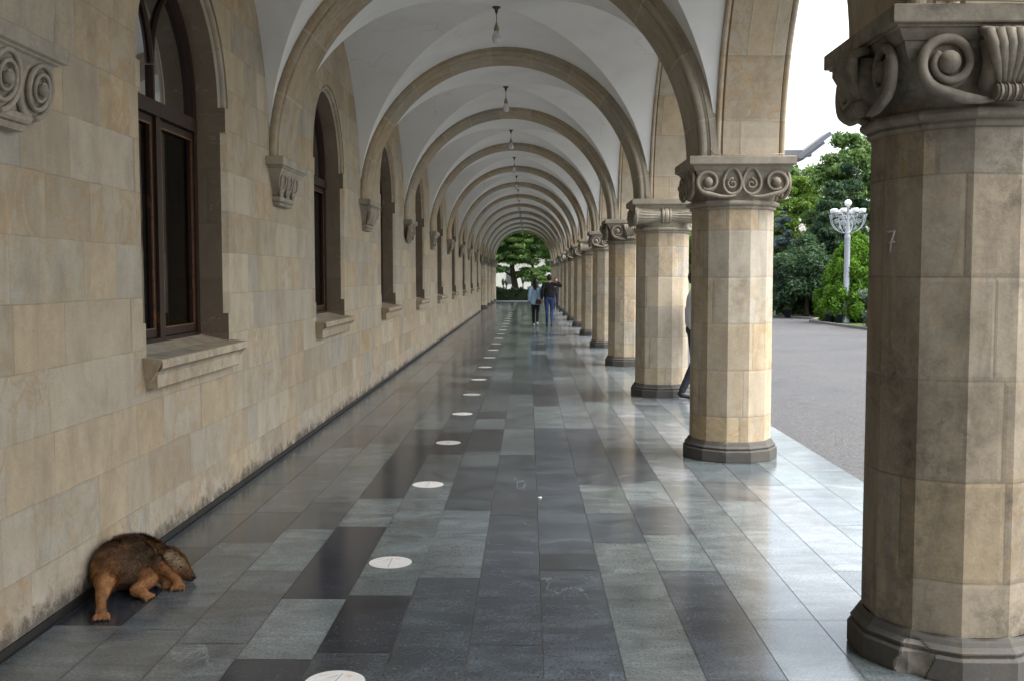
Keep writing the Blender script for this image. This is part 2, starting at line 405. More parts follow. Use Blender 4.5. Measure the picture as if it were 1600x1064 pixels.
# forecourt road with lawn edge
road=MB(); road.face([(2.95,-60,-.15),(60,-60,-.15),(60,33.2,-.15),(12.4,36.0,-.15),(12.1,43.6,-.15),(13.1,46.0,-.15),(11.9,49.3,-.15),(8.5,66,-.15),(8.0,71,-.15),(2.95,71,-.15)])
tag(road.build('road',M['asphalt'],fix=False),'worn grey asphalt forecourt beside the gallery',kind='structure')
lawn=MB()
lawn.face([(60,33.2,-.10),(60,110,-.10),(-40,110,-.10),(-40,74.4,-.10),(8,74.4,-.10),(8.0,71,-.10),(8.5,66,-.10),(11.9,49.3,-.10),(13.1,46.0,-.10),(12.1,43.6,-.10),(12.4,36.0,-.10)])
tag(lawn.build('lawn',M['lawn'],fix=False),'green lawn behind the kerb',kind='structure')
yard=MB(); yard.face([(-60,53.6,-.12),(-3.3,53.6,-.12),(-3.3,74.2,-.12),(-60,74.2,-.12)])
tag(yard.build('courtyard',M['asphalt'],fix=False),'paved yard beside the open end of the gallery',kind='structure')
def kerb(name,path,label,w=.14,h=.12,z0=-.17,mat=None):
    mb=MB(); n=len(path)
    P=[Vector((*p,0)) for p in path]; rows=[]
    for i in range(n):
        d=(P[min(i+1,n-1)]-P[max(i-1,0)]).normalized(); nn=Vector((-d.y,d.x,0))
        a=P[i]-nn*w/2; b=P[i]+nn*w/2
        zt=z0+h
        rows.append([(a.x,a.y,z0),(a.x,a.y,zt-.015),(a.x+nn.x*.015,a.y+nn.y*.015,zt),(b.x-nn.x*.015,b.y-nn.y*.015,zt),(b.x,b.y,zt-.015),(b.x,b.y,z0)])
    mb.grid(rows); mb.face(rows[0][::-1]); mb.face(rows[-1])
    return tag(mb.build(name,mat or M['kerb']),label,'kerb')
kerb('kerb',[(60,33.2),(12.4,36.0),(12.1,43.6),(13.1,46.0),(11.9,49.3),(8.5,66),(8.0,71)],'dark concrete kerb edging the lawn behind the street lamp')

# floor slabs
RX=[-2.485,-2.105,-1.737,-1.385,-1.02,-.66,-.29,.07,.438,.80,1.162,1.515,1.88,2.22,2.556,2.95]
Dk,Dm,Md,Lt,Ll=(.020,.024,.034),(.048,.057,.067),(.074,.086,.094),(.106,.124,.129),(.145,.158,.168)
Br=(.040,.044,.050)
seams={0:[(5.11,Md),(6.62,Dk),(7.6,Dm),(8.7,Md)],
1:[(5.05,Md),(6.77,Md),(7.65,Br),(9.1,Md)],
2:[(4.86,Md),(6.1,Md),(7.13,Lt),(8.0,Dm),(9.6,Md),(10.9,Lt)],
3:[(4.66,Dk),(5.56,Lt),(7.21,Dk),(8.15,Lt),(10.8,Dk),(11.9,Dm)],
4:[(4.75,Dm),(5.63,Dk),(7.3,Lt),(8.8,Lt),(10.2,Md),(11.7,Dk),(12.8,Md)],
5:[(5.05,Dm),(5.97,Dm),(6.85,Lt),(7.73,Lt),(9.55,Dm),(10.4,Lt),(11.95,Br),(12.8,Lt),(13.55,Br),(15.2,Md)],
6:[(4.86,Dm),(5.6,Dm),(6.65,Dm),(7.56,Dm),(8.5,Br),(10.2,Dm),(12.0,Lt),(14.1,Md),(15.5,Lt)],
7:[(6.13,Dm),(6.5,Br),(8.17,Dm),(9.2,Dm),(12.0,Dm),(14.1,Lt),(17.0,Br)],
8:[(4.4,Lt),(6.78,Lt),(7.65,Dm),(8.7,Lt),(9.6,Dm),(12.0,Dm),(14.,Lt)],
9:[(4.44,Br),(6.14,Dm),(7.01,Lt),(7.91,Dm),(8.82,Lt),(10.6,Dm),(12.1,Md)],
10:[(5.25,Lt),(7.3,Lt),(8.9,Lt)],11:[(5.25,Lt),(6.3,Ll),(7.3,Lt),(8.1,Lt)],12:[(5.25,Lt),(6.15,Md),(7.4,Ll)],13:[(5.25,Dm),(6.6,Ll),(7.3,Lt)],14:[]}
fl=MB(); gapw=.0022
for r in range(15):
    y=-33.9-random.random()*.6; segs=[]
    lst=seams[r]
    def rnd(y,ymax):
        out=[]
        while y<ymax-.35:
            ln=random.choice([.55,.75,.9,.9,1.05,1.3,1.65])*random.uniform(.92,1.08); e=min(y+ln,ymax)
            if ymax-e<.35: e=ymax
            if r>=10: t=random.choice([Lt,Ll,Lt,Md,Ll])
            elif r<3: t=random.choice([Md,Md,Dm,Lt,Md])
            else: t=random.choice([Dm,Md,Lt,Md,Br,Dm,Lt])
            out.append((y,e,t)); y=e
        return out,y
    first=(lst[0][0]-1.1) if lst else 3.0
    a,y=rnd(y,first); segs+=a
    for e,t in lst: segs.append((y,e,t)); y=e
    a,y=rnd(y,73.95); segs+=a
    x0,x1=RX[r]+gapw,RX[r+1]-gapw
    for (ya,yb,t) in segs:
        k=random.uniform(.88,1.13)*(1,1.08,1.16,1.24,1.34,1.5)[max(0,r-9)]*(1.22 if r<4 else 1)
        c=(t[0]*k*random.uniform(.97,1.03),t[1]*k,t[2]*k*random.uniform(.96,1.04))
        dz=random.uniform(0,.0007)
        fl.face([(x0,ya+gapw,dz),(x1,ya+gapw,dz),(x1,yb-gapw,dz),(x0,yb-gapw,dz)],col=c)
tag(fl.build('floor',M['floor'],fix=False,merge=False),'polished grey and green stone slab floor laid in long rows',kind='structure')
gr=MB(); gr.box(XW-.02,2.945,-34.0,73.98,-.42,-.0028); 
tag(gr.build('floor_bed',M['grout']),'grouted stone platform under the slabs',kind='structure')
ke=MB(); ke.box(-3.3,2.95,74.0,74.32,-.3,.045)
tag(ke.build('kerb',M['whitekerb']),'pale stone kerb closing the far end of the gallery','kerb')

# ------------------------------------------------------------------ the building
B=empty('arcaded_building',(0,0,0)); tag(B,'long beige sandstone building with a vaulted arcade gallery and tall arched windows','building')
WC=lambda n: YN(1)+(n-1)*L+L/2-.045 if n!=1 else 7.44
n0,n1=-6,10
YE=YN(10)+.45
HW,RO,ZSP,ZB=.91,.99,3.18,1.28
wl=MB()
WT=5.6
def wr(y0,y1,z0,z1): 
    if y1-y0>1e-4: wl.face([(XW,y0,z0),(XW,y1,z0),(XW,y1,z1),(XW,y0,z1)])
prev=-34.0
cents=[WC(n) for n in range(n0,n1)]
DP=XW-.30
for i,c in enumerate(cents):
    nxt=(c+cents[i+1])/2 if i<len(cents)-1 else YE
    for (za,zb,e) in [(0,ZB,0),(ZB,1.5,HW),(1.5,2.98,HW+.045),(2.98,ZSP,HW)]:
        wr(prev,c-e,za,zb); wr(c+e,nxt,za,zb)
    wr(prev,c-RO,ZSP,WT); wr(c+RO,nxt,ZSP,WT)
    N=28
    for k in range(N):
        a,b=pi*k/N,pi*(k+1)/N
        ya,yb=c-RO*cos(a),c-RO*cos(b); za,zb=ZSP+RO*sin(a),ZSP+RO*sin(b)
        wl.face([(XW,ya,za),(XW,yb,zb),(XW,yb,WT),(XW,ya,WT)])
    for sg in (-1,1):
        Y=lambda e:c+sg*e
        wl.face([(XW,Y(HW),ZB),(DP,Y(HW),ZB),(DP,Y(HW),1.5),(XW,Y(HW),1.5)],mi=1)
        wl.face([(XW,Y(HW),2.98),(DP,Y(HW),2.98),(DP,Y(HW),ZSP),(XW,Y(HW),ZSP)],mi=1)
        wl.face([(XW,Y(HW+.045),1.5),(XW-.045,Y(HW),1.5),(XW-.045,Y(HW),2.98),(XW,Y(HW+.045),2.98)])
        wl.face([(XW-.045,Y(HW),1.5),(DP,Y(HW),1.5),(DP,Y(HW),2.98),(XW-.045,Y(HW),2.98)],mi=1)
        for z in (1.5,2.98): wl.face([(XW,Y(HW),z),(XW,Y(HW+.045),z),(XW-.045,Y(HW),z)])
        wl.face([(XW,Y(HW),ZSP),(XW,Y(RO),ZSP),(XW-.07,Y(RO),ZSP),(XW-.07,Y(HW),ZSP)])
    # moulded arch and intrados
    prof=[(RO,0),(RO,.022),(.974,.024)]+[(.955+.02*cos(a),.024-.018*sin(a)) for a in np.linspace(0,pi,6)]+[(.933,.03),(.933,.044),(.925,.046),(.92,.05),(HW,.06),(HW,.18),(HW,.30)]
    rows=[]
    for k in range(41):
        a=pi*k/40; rows.append([(XW-d,c-r*cos(a),ZSP+r*sin(a)) for r,d in prof])
    wl.grid([r[:-2] for r in rows],uvs=lambda i,j:(i*.075+c,7.7+prof[j][1]*2),smooth=False)
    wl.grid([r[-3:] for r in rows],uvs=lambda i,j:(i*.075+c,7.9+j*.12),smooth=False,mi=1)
    prev=nxt
# end return of the wall and the block behind it
wl.face([(XW,YE,0),(-9,YE,0),(-9,YE,WT),(XW,YE,WT)])
wl.face([(XW,-34.0,0),(XW,-34.0,WT),(-9,-34.0,WT),(-9,-34.0,0)])
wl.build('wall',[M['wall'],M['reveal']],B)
sk=MB(); sk.box(XW+.0015,XW+.012,-34.0,YE,.0,.045); sk.box(XW+.0135,XW+.03,-34.0,YE,.0,.006)
sk.build('skirting',M['black'],B)
rm=MB()
rm.face([(-6.2,-34.0,0),(-6.2,YE,0),(-6.2,YE,WT),(-6.2,-34.0,WT)]); rm.face([(DP,-34.0,.02),(DP,YE,.02),(-6.2,YE,.02),(-6.2,-34.0,.02)]); rm.face([(DP,-34.0,5.2),(DP,YE,5.2),(-6.2,YE,5.2),(-6.2,-34.0,5.2)])
for i in range(len(cents)-1):
    if i%2: 
        y=(cents[i]+cents[i+1])/2; rm.box(-6.2,DP-.02,y-.08,y+.08,.02,5.2)
rm.build('room_lining',M['room'],B,fix=False)

# windows
def arc_strip(mb,c0,ro,ri,x0,x1,a0=0,a1=pi,N=28,cy=0):
    rows=[]
    for k in range(N+1):
        a=a0+(a1-a0)*k/N
        rows.append([(x0,cy-ro*cos(a),c0+ro*sin(a)),(x0,cy-ri*cos(a),c0+ri*sin(a)),(x1,cy-ri*cos(a),c0+ri*sin(a)),(x1,cy-ro*cos(a),c0+ro*sin(a))])
    mb.grid(rows,closed_u=True)
    mb.face(rows[0]); mb.face(rows[-1][::-1])
def make_window():
    f=MB()   # frame, local coordinates: y along the wall, x depth (0 = wall face), z up
    d0,d1=-.235,-.30
    zt0,zt1=2.965,3.07
    f.box(d1,d0,-HW,-HW+.075,1.29,ZSP); f.box(d1,d0,HW-.075,HW,1.29,ZSP)
    f.box(d1,d0+.012,-HW+.075,HW-.075,1.29,1.355)
    f.box(d1,d0+.03,-HW+.075,HW-.075,zt0,zt1)
    f.box(d1,d0+.015,-.045,.045,1.355,zt0)
    arc_strip(f,ZSP,HW,HW-.075,d0,d1)
    f.box(d1,d0-.01,-.016,.016,zt1,ZSP+.16)
    # Y tracery
    R=.835
    for sg in (-1,1):
        path=[]
        for k in range(15):
            a=radians(4+58*k/14); y=sg*(-0.0+ (R-R*cos(a))); z=ZSP+.12+R*sin(a)*.92
            if math.hypot(y,z-ZSP)<HW-.05: path.append((-.262,y,z))
        f.tube(path,.02,6,smooth=False)
    for sg in (-1,1):   # leaf sashes
        y0,y1=sorted((sg*.05,sg*(HW-.08)))
        for a,b,c,d in [(y0,y0+.055,1.36,zt0-.005),(y1-.055,y1,1.36,zt0-.005),(y0+.055,y1-.055,1.36,1.425),(y0+.055,y1-.055,zt0-.065,zt0-.005)]:
            f.box(-.292,-.244,a,b,c,d)
    w=f.build('window',M['wood'],B)
    b=MB()
    for sg in (-1,1):
        y0,y1=sorted((sg*.108,sg*(HW-.138))); z0,z1=1.428,zt0-.068
        q=.009
        for a,b_,c,d in [(y0-q,y0,z0-q,z1+q),(y1,y1+q,z0-q,z1+q),(y0,y1,z0-q,z0),(y0,y1,z1,z1+q)]:
            b.box(-.25,-.238,a,b_,c,d)
    b.build('beading',M['woodlight'],w)
    p=MB()
    p.face([(-.275,-HW+.05,1.33),(-.275,HW-.05,1.33),(-.275,HW-.05,zt0+.03),(-.275,-HW+.05,zt0+.03)])
    pts=[(-.275,-(HW-.05)*cos(pi*k/24),ZSP+(HW-.05)*sin(pi*k/24)) for k in range(25)]
    p.face([(-.275,(HW-.05),zt0+.04),(-.275,-(HW-.05),zt0+.04)]+pts)
    p.build('pane',M['glass'],w,fix=False)
    cu=MB()
    for (ya,yb) in ((-.88,-.30),(.45,.9)):
        rows=[]
        for zz in np.linspace(1.2,4.1,6):
            rows.append([(-.52+.035*sin(k*1.25)+.01*sin(zz*3+k),ya+(yb-ya)*k/26,zz) for k in range(27)])
        cu.grid(rows,smooth=True)
    cu.build('curtain',M['curtain'],w,fix=False)
    s=MB()
    pr=[(-.24,1.33),(-.05,1.285),(.10,1.272),(.125,1.268),(.133,1.255),(.133,1.215),(.12,1.207),(.105,1.200),(.088,1.185),(.078,1.165),(.078,1.085),(.07,1.078),(.0,1.078)]
    def ring(y,k):
        return [(x,y*(1.0 if x>=0.0 or k else .915),z) for x,z in pr]
    W=.985
    rows=[ [(x,-W+(0 if z>1.2 else .05),z) for x,z in pr[1:]], [(x,W-(0 if z>1.2 else .05),z) for x,z in pr[1:]] ]
    s.grid(rows); s.face([(0,-W,1.06)]+rows[0][::-1]) ; s.face([(0,W,1.06)]+rows[1])
    s.face([(-.24,-HW,1.33),(-.24,HW,1.33),(-.05,HW,1.285),(-.05,-HW,1.285)])
    s.build('sill',M['sill'],w)
    return w
w0=make_window(); w0.location=(XW,cents[0],0)
for c in cents[1:]:
    w=copy_tree(w0,B); w.location=(XW,c,0)

# vaults
def make_vault():
    mb=MB(); N=18; cx=(VX0+VX1)/2; ax=(VX1-VX0)/2+.012; by=L/2
    def P(th,ph):  # th across (x), ph along (y)
        return (cx-ax*cos(th), -by*.86*cos(ph), 0)
    ya=2.235
    def pt(th,ph): return (cx-ax*cos(th), -ya*cos(ph), ZS+VB*max(sin(th),sin(ph)))
    for web in range(4):
        for i in range(N):
            # strip between "radius" indices; web grid from the crown outwards
            pass
    # half-angle t from the crown: X' = cos(th). Web k: |X'|>=|Y'| (sides) or |Y'|>=|X'| (ends)
    for web in ('W','E','S','Nn'):
        rows=[]
        for i in range(N+1):
            s=sin(pi/2*i/N)                  # 0 at crown, 1 at edge
            row=[]
            for j in range(-N,N+1):
                tpos=sin(pi/2*abs(j)/N)*s*(1 if j>=0 else -1)
                tpos=s*j/N if False else tpos
                big,small=s,tpos
                z=ZS+VB*sqrt(max(0,1-small*small))
                if web=='W': x,y=-big,small
                elif web=='E': x,y=big,small
                elif web=='S': x,y=small,-big
                else: x,y=small,big
                row.append((cx+ax*x, ya*y, z))
            rows.append(row)
        mb.grid(rows[1:] if False else rows,smooth=True)
    o=mb.build('vault',M['plaster'],B,merge=False)
    return o
v0=make_vault()
BAYS=list(range(-6,NLAST))
YM=lambda n:(YN(n)+YN(n+1))/2 if n>1 else 4.905+(n-1)*L+L/2
v0.location=(0,YM(BAYS[0]),0)
for n in BAYS[1:]: instance(v0,B,(0,YM(n),0))

# transverse arches
def make_arch():
    mb=MB(); hw=.45
    half=[(-hw,.20),(-hw,.105),(-hw+.012,.10),(-hw+.012,.088)]+[(-hw+.052+.042*cos(a),.047+.042*sin(a)) for a in np.linspace(radians(140),radians(330),9)]+[(-hw+.102,.03),(-hw+.108,.012),(-hw+.115,0)]
    prof=half+[(-x,r) for x,r in half[::-1]]
    ls=[0]
    for i in range(1,len(prof)): ls.append(ls[-1]+math.dist(prof[i],prof[i-1]))
    rows=[]; K=56
    arc=[0]
    for k in range(K+1):
        a=pi*k/K
        rows.append([(ACX-(ACA+r)*cos(a),y,ZS+(ACB+r)*sin(a)) for y,r in prof])
    mb.grid(rows,uvs=lambda i,j:(ls[j]*.3+.4,i*pi*2.07/K),smooth=False)
    return mb.build('arch',M['arch'],B)
a0=make_arch(); a0.location=(0,YN(-6),0)
for n in range(-5,NLAST+1): instance(a0,B,(0,YN(n) if n!=1 else 4.87,0))

# arcade wall (outer side) and its arches
def make_arcade(x_in,x_out,ns,ztop=6.3):
    s=1 if x_out>x_in else -1
    mb=MB(); hy=.45; rb=2.2; N=40
    w=abs(x_out-x_in)
    prof=[(0,.07),(0,.034)]+[(.03+.028*cos(a),.03+.03*sin(a)) for a in np.linspace(radians(170),radians(350),8)]+[(.062,.025),(.064,.010),(.07,.0)]
    prof=prof+[(w-x,r) for x,r in prof[::-1]]
    for n in ns:
        yc=YM(n); ra=L/2-hy if n>1 else (YN(n+1)-YN(n))/2-hy
        yc=(YN(n)+YN(n+1))/2
        rows=[]
        for k in range(N+1):
            a=pi*k/N
            rows.append([(x_in+s*x,yc-(ra+r)*cos(a),ZS+(rb+r)*sin(a)) for x,r in prof])
        lsx=[0]
        for i in range(1,len(prof)): lsx.append(lsx[-1]+math.dist(prof[i],prof[i-1]))
        mb.grid(rows,uvs=lambda i,j:(lsx[j]+n*3.3,i*pi*2.2/N),smooth=False)
        for X in (x_in,x_out):
            for k in range(N):
                q=.07; a,b=pi*k/N,pi*(k+1)/N
                y1_,y2_=yc-(ra+q)*cos(a),yc-(ra+q)*cos(b); z1,z2=ZS+(rb+q)*sin(a),ZS+(rb+q)*sin(b)
                mb.face([(X,y1_,z1),(X,y2_,z2),(X,y2_,ztop),(X,y1_,ztop)])
    for n in list(ns)+[ns[-1]+1]:
        yc=YN(n)
        e=hy-.07
        mb.face([(x_in,yc-e,ZS),(x_in,yc+e,ZS),(x_in,yc+e,ztop),(x_in,yc-e,ztop)])
        mb.face([(x_out,yc-e,ZS),(x_out,yc+e,ZS),(x_out,yc+e,ztop),(x_out,yc-e,ztop)])
    yend=YN(ns[-1]+1)+.45
    mb.face([(x_in,yend,ZS),(x_out,yend,ZS),(x_out,yend,ztop),(x_in,yend,ztop)])
    mb.face([(x_in,yend-.07,ZS),(x_in,yend,ZS),(x_in,yend,ztop),(x_in,yend-.07,ztop)])
    mb.face([(x_out,yend-.07,ZS),(x_out,yend,ZS),(x_out,yend,ztop),(x_out,yend-.07,ztop)])
    return mb.build('arcade_wall',M['arcade'],B,fix=False)
make_arcade(AIN,AOUT,list(range(-6,NLAST)))
XL_IN,XL_OUT=XW-.0,XW-.66
make_arcade(XL_IN,XL_OUT,list(range(10,NLAST)))
# end gable above the last arch and the roof
ge=MB()
N=40; ye=YN(NLAST)+.452
for k in range(N):
    a,b=pi*k/N,pi*(k+1)/N
    x1,x2=ACX-(ACA+.19)*cos(a),ACX-(ACA+.19)*cos(b)
    ge.face([(x1,ye,ZS+(ACB+.19)*sin(a)),(x2,ye,ZS+(ACB+.19)*sin(b)),(x2,ye,6.3),(x1,ye,6.3)])
ge.face([(XL_OUT,ye+.002,ZS),(ACX-ACA-.19,ye+.002,ZS),(ACX-ACA-.19,ye+.002,6.3),(XL_OUT,ye+.002,6.3)])
ge.face([(ACX+ACA+.19,ye+.002,ZS),(AOUT,ye+.002,ZS),(AOUT,ye+.002,6.3),(ACX+ACA+.19,ye+.002,6.3)])
ge.build('gable',M['arcade'],B,fix=False)
rf=MB(); rf.box(-9.2,2.86,-34.3,YN(NLAST)+.9,6.42,6.6); rf.box(-9.0,2.7,-34.2,YN(NLAST)+.75,6.3,6.42)
rf.build('roof',M['roof'],B)
up=MB(); up.face([(XW-.4,-34.0,5.6),(XW-.4,YE,5.6),(XW-.4,YE,6.3),(XW-.4,-34.0,6.3)]); up.face([(-9,-34.0,0),(-9,YE,0),(-9,YE,6.3),(-9,-34.0,6.3)]); up.face([(-9,YE,5.6),(XL_IN,YE,5.6),(XL_IN,YE,6.3),(-9,YE,6.3)])
up.face([(XW,-33.5,0),(AOUT,-33.5,0),(AOUT,-33.5,6.3),(XW,-33.5,6.3)])
up.face([(-9,-34.0,ZS),(-9,-34.0,6.3),(AOUT,-34.0,6.3),(AOUT,-34.0,5.6),(-9,-34.0,5.6)])
up.build('upper_wall',M['facade'],B,fix=False)

# ------------------------------------------------------------------ columns
def spiral(mb, org, e1, e2, nrm, r0, r1, turns, a0, hand, tw, lead=None, n=44, bulge=.0):
    pts=[]; rad=[]
    if lead:
        pts+= [org+e1*a+e2*b+nrm*.0 for a,b in lead]; rad+= list(np.linspace(tw*.35,tw,len(lead)))
    for k in range(n):
        t=k/(n-1); r=r0+(r1-r0)*t; a=a0+hand*2*pi*turns*t
        pts.append(org+e1*(r*cos(a))+e2*(r*sin(a))+nrm*(bulge*t)); rad.append(tw*(1-.45*t))
    mb.tube(pts,rad,7)
def faceframes():
    for k in range(4):
        a=k*pi/2; R=Matrix.Rotation(a,3,'Z')
        yield k, R@Vector((1,0,0)), R@Vector((0,0,1)), R@Vector((0,-1,0))
def core(mb,zb=2.525,zt=2.82,rt=.435):
    rows=[]; n=48
    for i in range(7):
        t=i/6; z=zb+(zt-zb)*t; s=t*t*(3-2*t); row=[]
        for k in range(n):
            a=2*pi*k/n+pi/4
            rc=.40+.02*t
            # square radius
            sq=rt/max(abs(cos(a)),abs(sin(a)))
            r=rc*(1-s)+sq*s
            row.append((r*cos(a),r*sin(a),z))
        rows.append(row)
    mb.grid(rows,closed_u=True,smooth=False)
def cap_mesh(kind):
    mb=MB(); core(mb)
    # necking rolls
    mb.lathe([(.40,2.445),(.418,2.45),(.425,2.462),(.418,2.474),(.422,2.478)]+[(.422+.034*cos(a),2.505+.027*sin(a)) for a in np.linspace(-pi/2,pi/2,7)]+[(.405,2.535)],n=12,a0=pi/12,smooth=False)
    for k,e1,e2,nm in faceframes():
        O=nm*.425
        if kind==0:      # shell between two big volutes
            for sg in (-1,1):
                c=O+e1*(sg*.255)+e2*2.705+nm*.035
                spiral(mb,c,e1*sg,e2,nm,.125,.055,1.35,radians(-80),1,.026,lead=[(-.20,-.155),(-.14,-.158),(-.07,-.15)])
                start=len(mb.v); mb.ball((0,0,0),.05,12,8,(1,1,1)); mb.xf(Matrix.Translation(c),start)
                # web behind the volute
                ring=[c-nm*.02+e1*(.11*cos(a))+e2*(.11*sin(a)) for a in np.linspace(0,2*pi,20,endpoint=False)]
                mb.face(ring)
            for j in range(-3,4):
                q=j/3.
                pts=[O+e1*(q*.052)+e2*2.60+nm*.055, O+e1*(q*.062)+e2*2.645+nm*.075, O+e1*(q*.085)+e2*2.70+nm*.105, O+e1*(q*.112)+e2*2.76+nm*.128, O+e1*(q*.128)+e2*2.81+nm*.125,O+e1*(q*.128)+e2*2.83+nm*.06]
                mb.tube(pts,[.012,.017,.022,.026,.026,.02],8)
            for j in range(5):
                mb.tube([O+e1*(-.075+j*.03)+e2*2.575+nm*.07,O+e1*(-.047+j*.03)+e2*2.575+nm*.07],[.034,.034],12)
                mb.tube([O+e1*(-.062+j*.03)+e2*2.575+nm*.07,O+e1*(-.060+j*.03)+e2*2.575+nm*.07],[.041,.041],12)
            mb.tube([O+e1*-.07+e2*2.60+nm*.0,O+e1*-.06+e2*2.70+nm*.05,O+e1*-.075+e2*2.80+nm*.04],[.05,.06,.06],8)
            mb.tube([O+e1*.07+e2*2.60+nm*.0,O+e1*.06+e2*2.70+nm*.05,O+e1*.075+e2*2.80+nm*.04],[.05,.06,.06],8)
        elif kind==1:    # volutes at the ends, two pointed heart scrolls between
            for sg in (-1,1):
                c=O+e1*(sg*.325)+e2*2.70+nm*.03
                spiral(mb,c,e1*sg,e2,nm,.108,.07,1.1,radians(-85),1,.021,lead=[(-.27,-.125),(-.2,-.14),(-.12,-.138),(-.06,-.125)])
                start=len(mb.v); mb.ball((0,0,0),.045,12,8); mb.xf(Matrix.Translation(c),start)
                mb.face([c-nm*.02+e1*(.1*cos(a))+e2*(.1*sin(a)) for a in np.linspace(0,2*pi,20,endpoint=False)])
                h=O+e1*(sg*.092)+e2*2.69+nm*.025
                path=[]
                for q in range(25):
                    t=q/24*2*pi; rr=.095*(1+.35*max(0,cos(t))**6)
                    path.append(h+e2*(rr*cos(t)*1.12)+e1*(sg*rr*sin(t)*.92))
                mb.tube(path,.015,7,cap=False)
                spiral(mb,h-e2*.01,e1*sg,e2,nm,.052,.012,1.3,radians(100),-1,.012,n=22)
        elif kind==2 and k in (0,2):   # fluted bolster with a tied band
            start=len(mb.v); rows=[]; nf=16
            for i,(x,r) in enumerate([(-.47,.10),(-.465,.135),(-.44,.14),(-.42,.125),(-.3,.112),(-.17,.092),(-.07,.084),(-.068,.112),(-.05,.118),(-.035,.105),(-.02,.116),(0,.118),(.02,.116),(.035,.105),(.05,.118),(.068,.112),(.07,.084),(.17,.092),(.3,.112),(.42,.125),(.44,.14),(.465,.135),(.47,.10)]):
                fl_=.10 if .08<abs(x)<.42 else 0
                rows.append([(x,r*(1-fl_*(q%2))*cos(2*pi*q/(2*nf)),r*(1-fl_*(q%2))*sin(2*pi*q/(2*nf))) for q in range(2*nf)])
            mb.grid(rows,closed_u=True,smooth=False); mb.face(rows[0]); mb.face(rows[-1])
            mb.xf(Matrix.Translation(O*.93+e2*2.70)@Matrix.Rotation(k*pi/2,4,'Z'),start)
            for sx in (-1,1):
                cc=O*.93+e2*2.70+e1*(sx*.475)
                spiral(mb,cc,nm,e2,e1*sx,.115,.03,2.0,0,sx,.014)
                start=len(mb.v); mb.ball((0,0,0),.03); mb.xf(Matrix.Translation(cc),start)
    return mb
def abacus_mesh():
    mb=MB()
    pr=[(.425,2.80),(.44,2.803),(.462,2.835),(.468,2.848),(.482,2.85),(.484,2.858),(.502,2.862),(.505,2.868),(.505,2.934),(.498,ZS)]
    rows=[[(sx*r,sy*r,z) for sx,sy in ((-1,-1),(1,-1),(1,1),(-1,1))] for r,z in pr]
    mb.grid(rows,closed_u=True); mb.face(rows[-1]); mb.face(rows[0][::-1])
    return mb
def base_mesh():
    mb=MB()
    mb.lathe([(.463,0),(.466,.01),(.466,.105),(.458,.116),(.446,.118),(.444,.128),(.452,.132),(.452,.14),(.444,.147),(.43,.16),(.421,.178),(.408,.195),(.38,.197)],n=12,a0=pi/12,smooth=False)
    return mb
capmesh=[]; 
def make_column(kind):
    sh=MB()
    zs=[.195]+list(np.arange(.65,2.40,.45))+[2.45]
    sh.lathe([(.402,.195),(.402,.65),(.401,1.1),(.401,1.55),(.400,2.0),(.400,2.45)],n=12,a0=pi/12,smooth=False)
    c=sh.build('column',M['shaft'],B)
    base_mesh().build('base',M['base'],c)
    cap_mesh(kind).build('capital',M['carved'],c)
    abacus_mesh().build('abacus',M['carved'],c)
    return c
protos=[make_column(k) for k in range(3)]
used=[False]*3; cols={}
for n in range(-6,NLAST+1):
    k=(n-1)%3
    if not used[k]: c=protos[k]; used[k]=True
    else: c=copy_tree(protos[k],B)
    c.location=(XC,YN(n),0); c.rotation_euler=(0,0,pi/2*0); cols[n]=c
for n in range(11,NLAST+1):
    c=copy_tree(protos[(n)%3],B); c.location=(XW-.257,YN(n),0); cols[-n-100]=c
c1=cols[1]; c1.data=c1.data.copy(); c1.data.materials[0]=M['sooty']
cols[1]['label']='nearest stone column with shell and volute capital, chipped base and a chalked 7'
# chipped base corner and chalk seven on the nearest column
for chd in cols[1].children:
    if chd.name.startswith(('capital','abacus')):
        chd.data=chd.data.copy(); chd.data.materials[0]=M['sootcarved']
    if chd.name.startswith('base'):
        nb=MB(); NS=360; rows=[]; mis=[]
        pr=[(.463,0),(.466,.01),(.466,.04),(.466,.075),(.466,.105),(.458,.116),(.446,.118),(.444,.128),(.452,.132),(.452,.14),(.444,.147),(.43,.16),(.421,.178),(.408,.195),(.38,.197)]
        dep=[]; p2=[]
        for (ra,za),(rb,zb_) in zip(pr[:-1],pr[1:]):
            m=max(1,int(abs(zb_-za)/.006)); p2+=[(ra+(rb-ra)*k/m,za+(zb_-za)*k/m) for k in range(m)]
        pr=p2+[pr[-1]]
        for r,z in pr:
            row=[];dd=[]
            for q in range(NS):
                a=2*pi*q/NS; f=(a+pi/12)%(pi/6)-pi/12; rr=r*cos(pi/12)/cos(f)
                da=((math.degrees(a)-229+180)%360-180)/10.5
                dz=(z-.075)/.10+.18*sin(q*.11+1); da=da+.22*sin(z*36+.6)
                k=max(0,1-(da*da+dz*dz*.8)+.10*sin(q*.32)*sin(z*60)+.08*sin(q*.18+z*40))
                cut=(min(.040,.038*k**.8)) if k>0 else 0
                rr=max(rr-cut,.400); dd.append(cut>.004); row.append((rr*cos(a),rr*sin(a),z))
            rows.append(row); dep.append(dd)
        nb.grid(rows,uvs=lambda i,j:(j*.02,pr[i][1]),closed_u=True)
        for fi,fv in enumerate(nb.f):
            if sum(dep[v//NS][v%NS] for v in fv)>=3: nb.mi[fi]=1
        nbo=nb.build('tmp',[M['base'],M['chip']]); old=chd.data; chd.data=nbo.data; bpy.data.objects.remove(nbo)
        chd['label']='dark grey base with a pale chipped corner'
ch=MB()
ch.tube([(-.012,0,.05),(.03,0,.052)],.0045,6); ch.tube([(.028,0,.052),(.008,0,.0),(.004,0,-.045)],.0045,6); ch.tube([(-.008,0,.0),(.028,0,.004)],.003,6)
R=.4035*cos(pi/12)
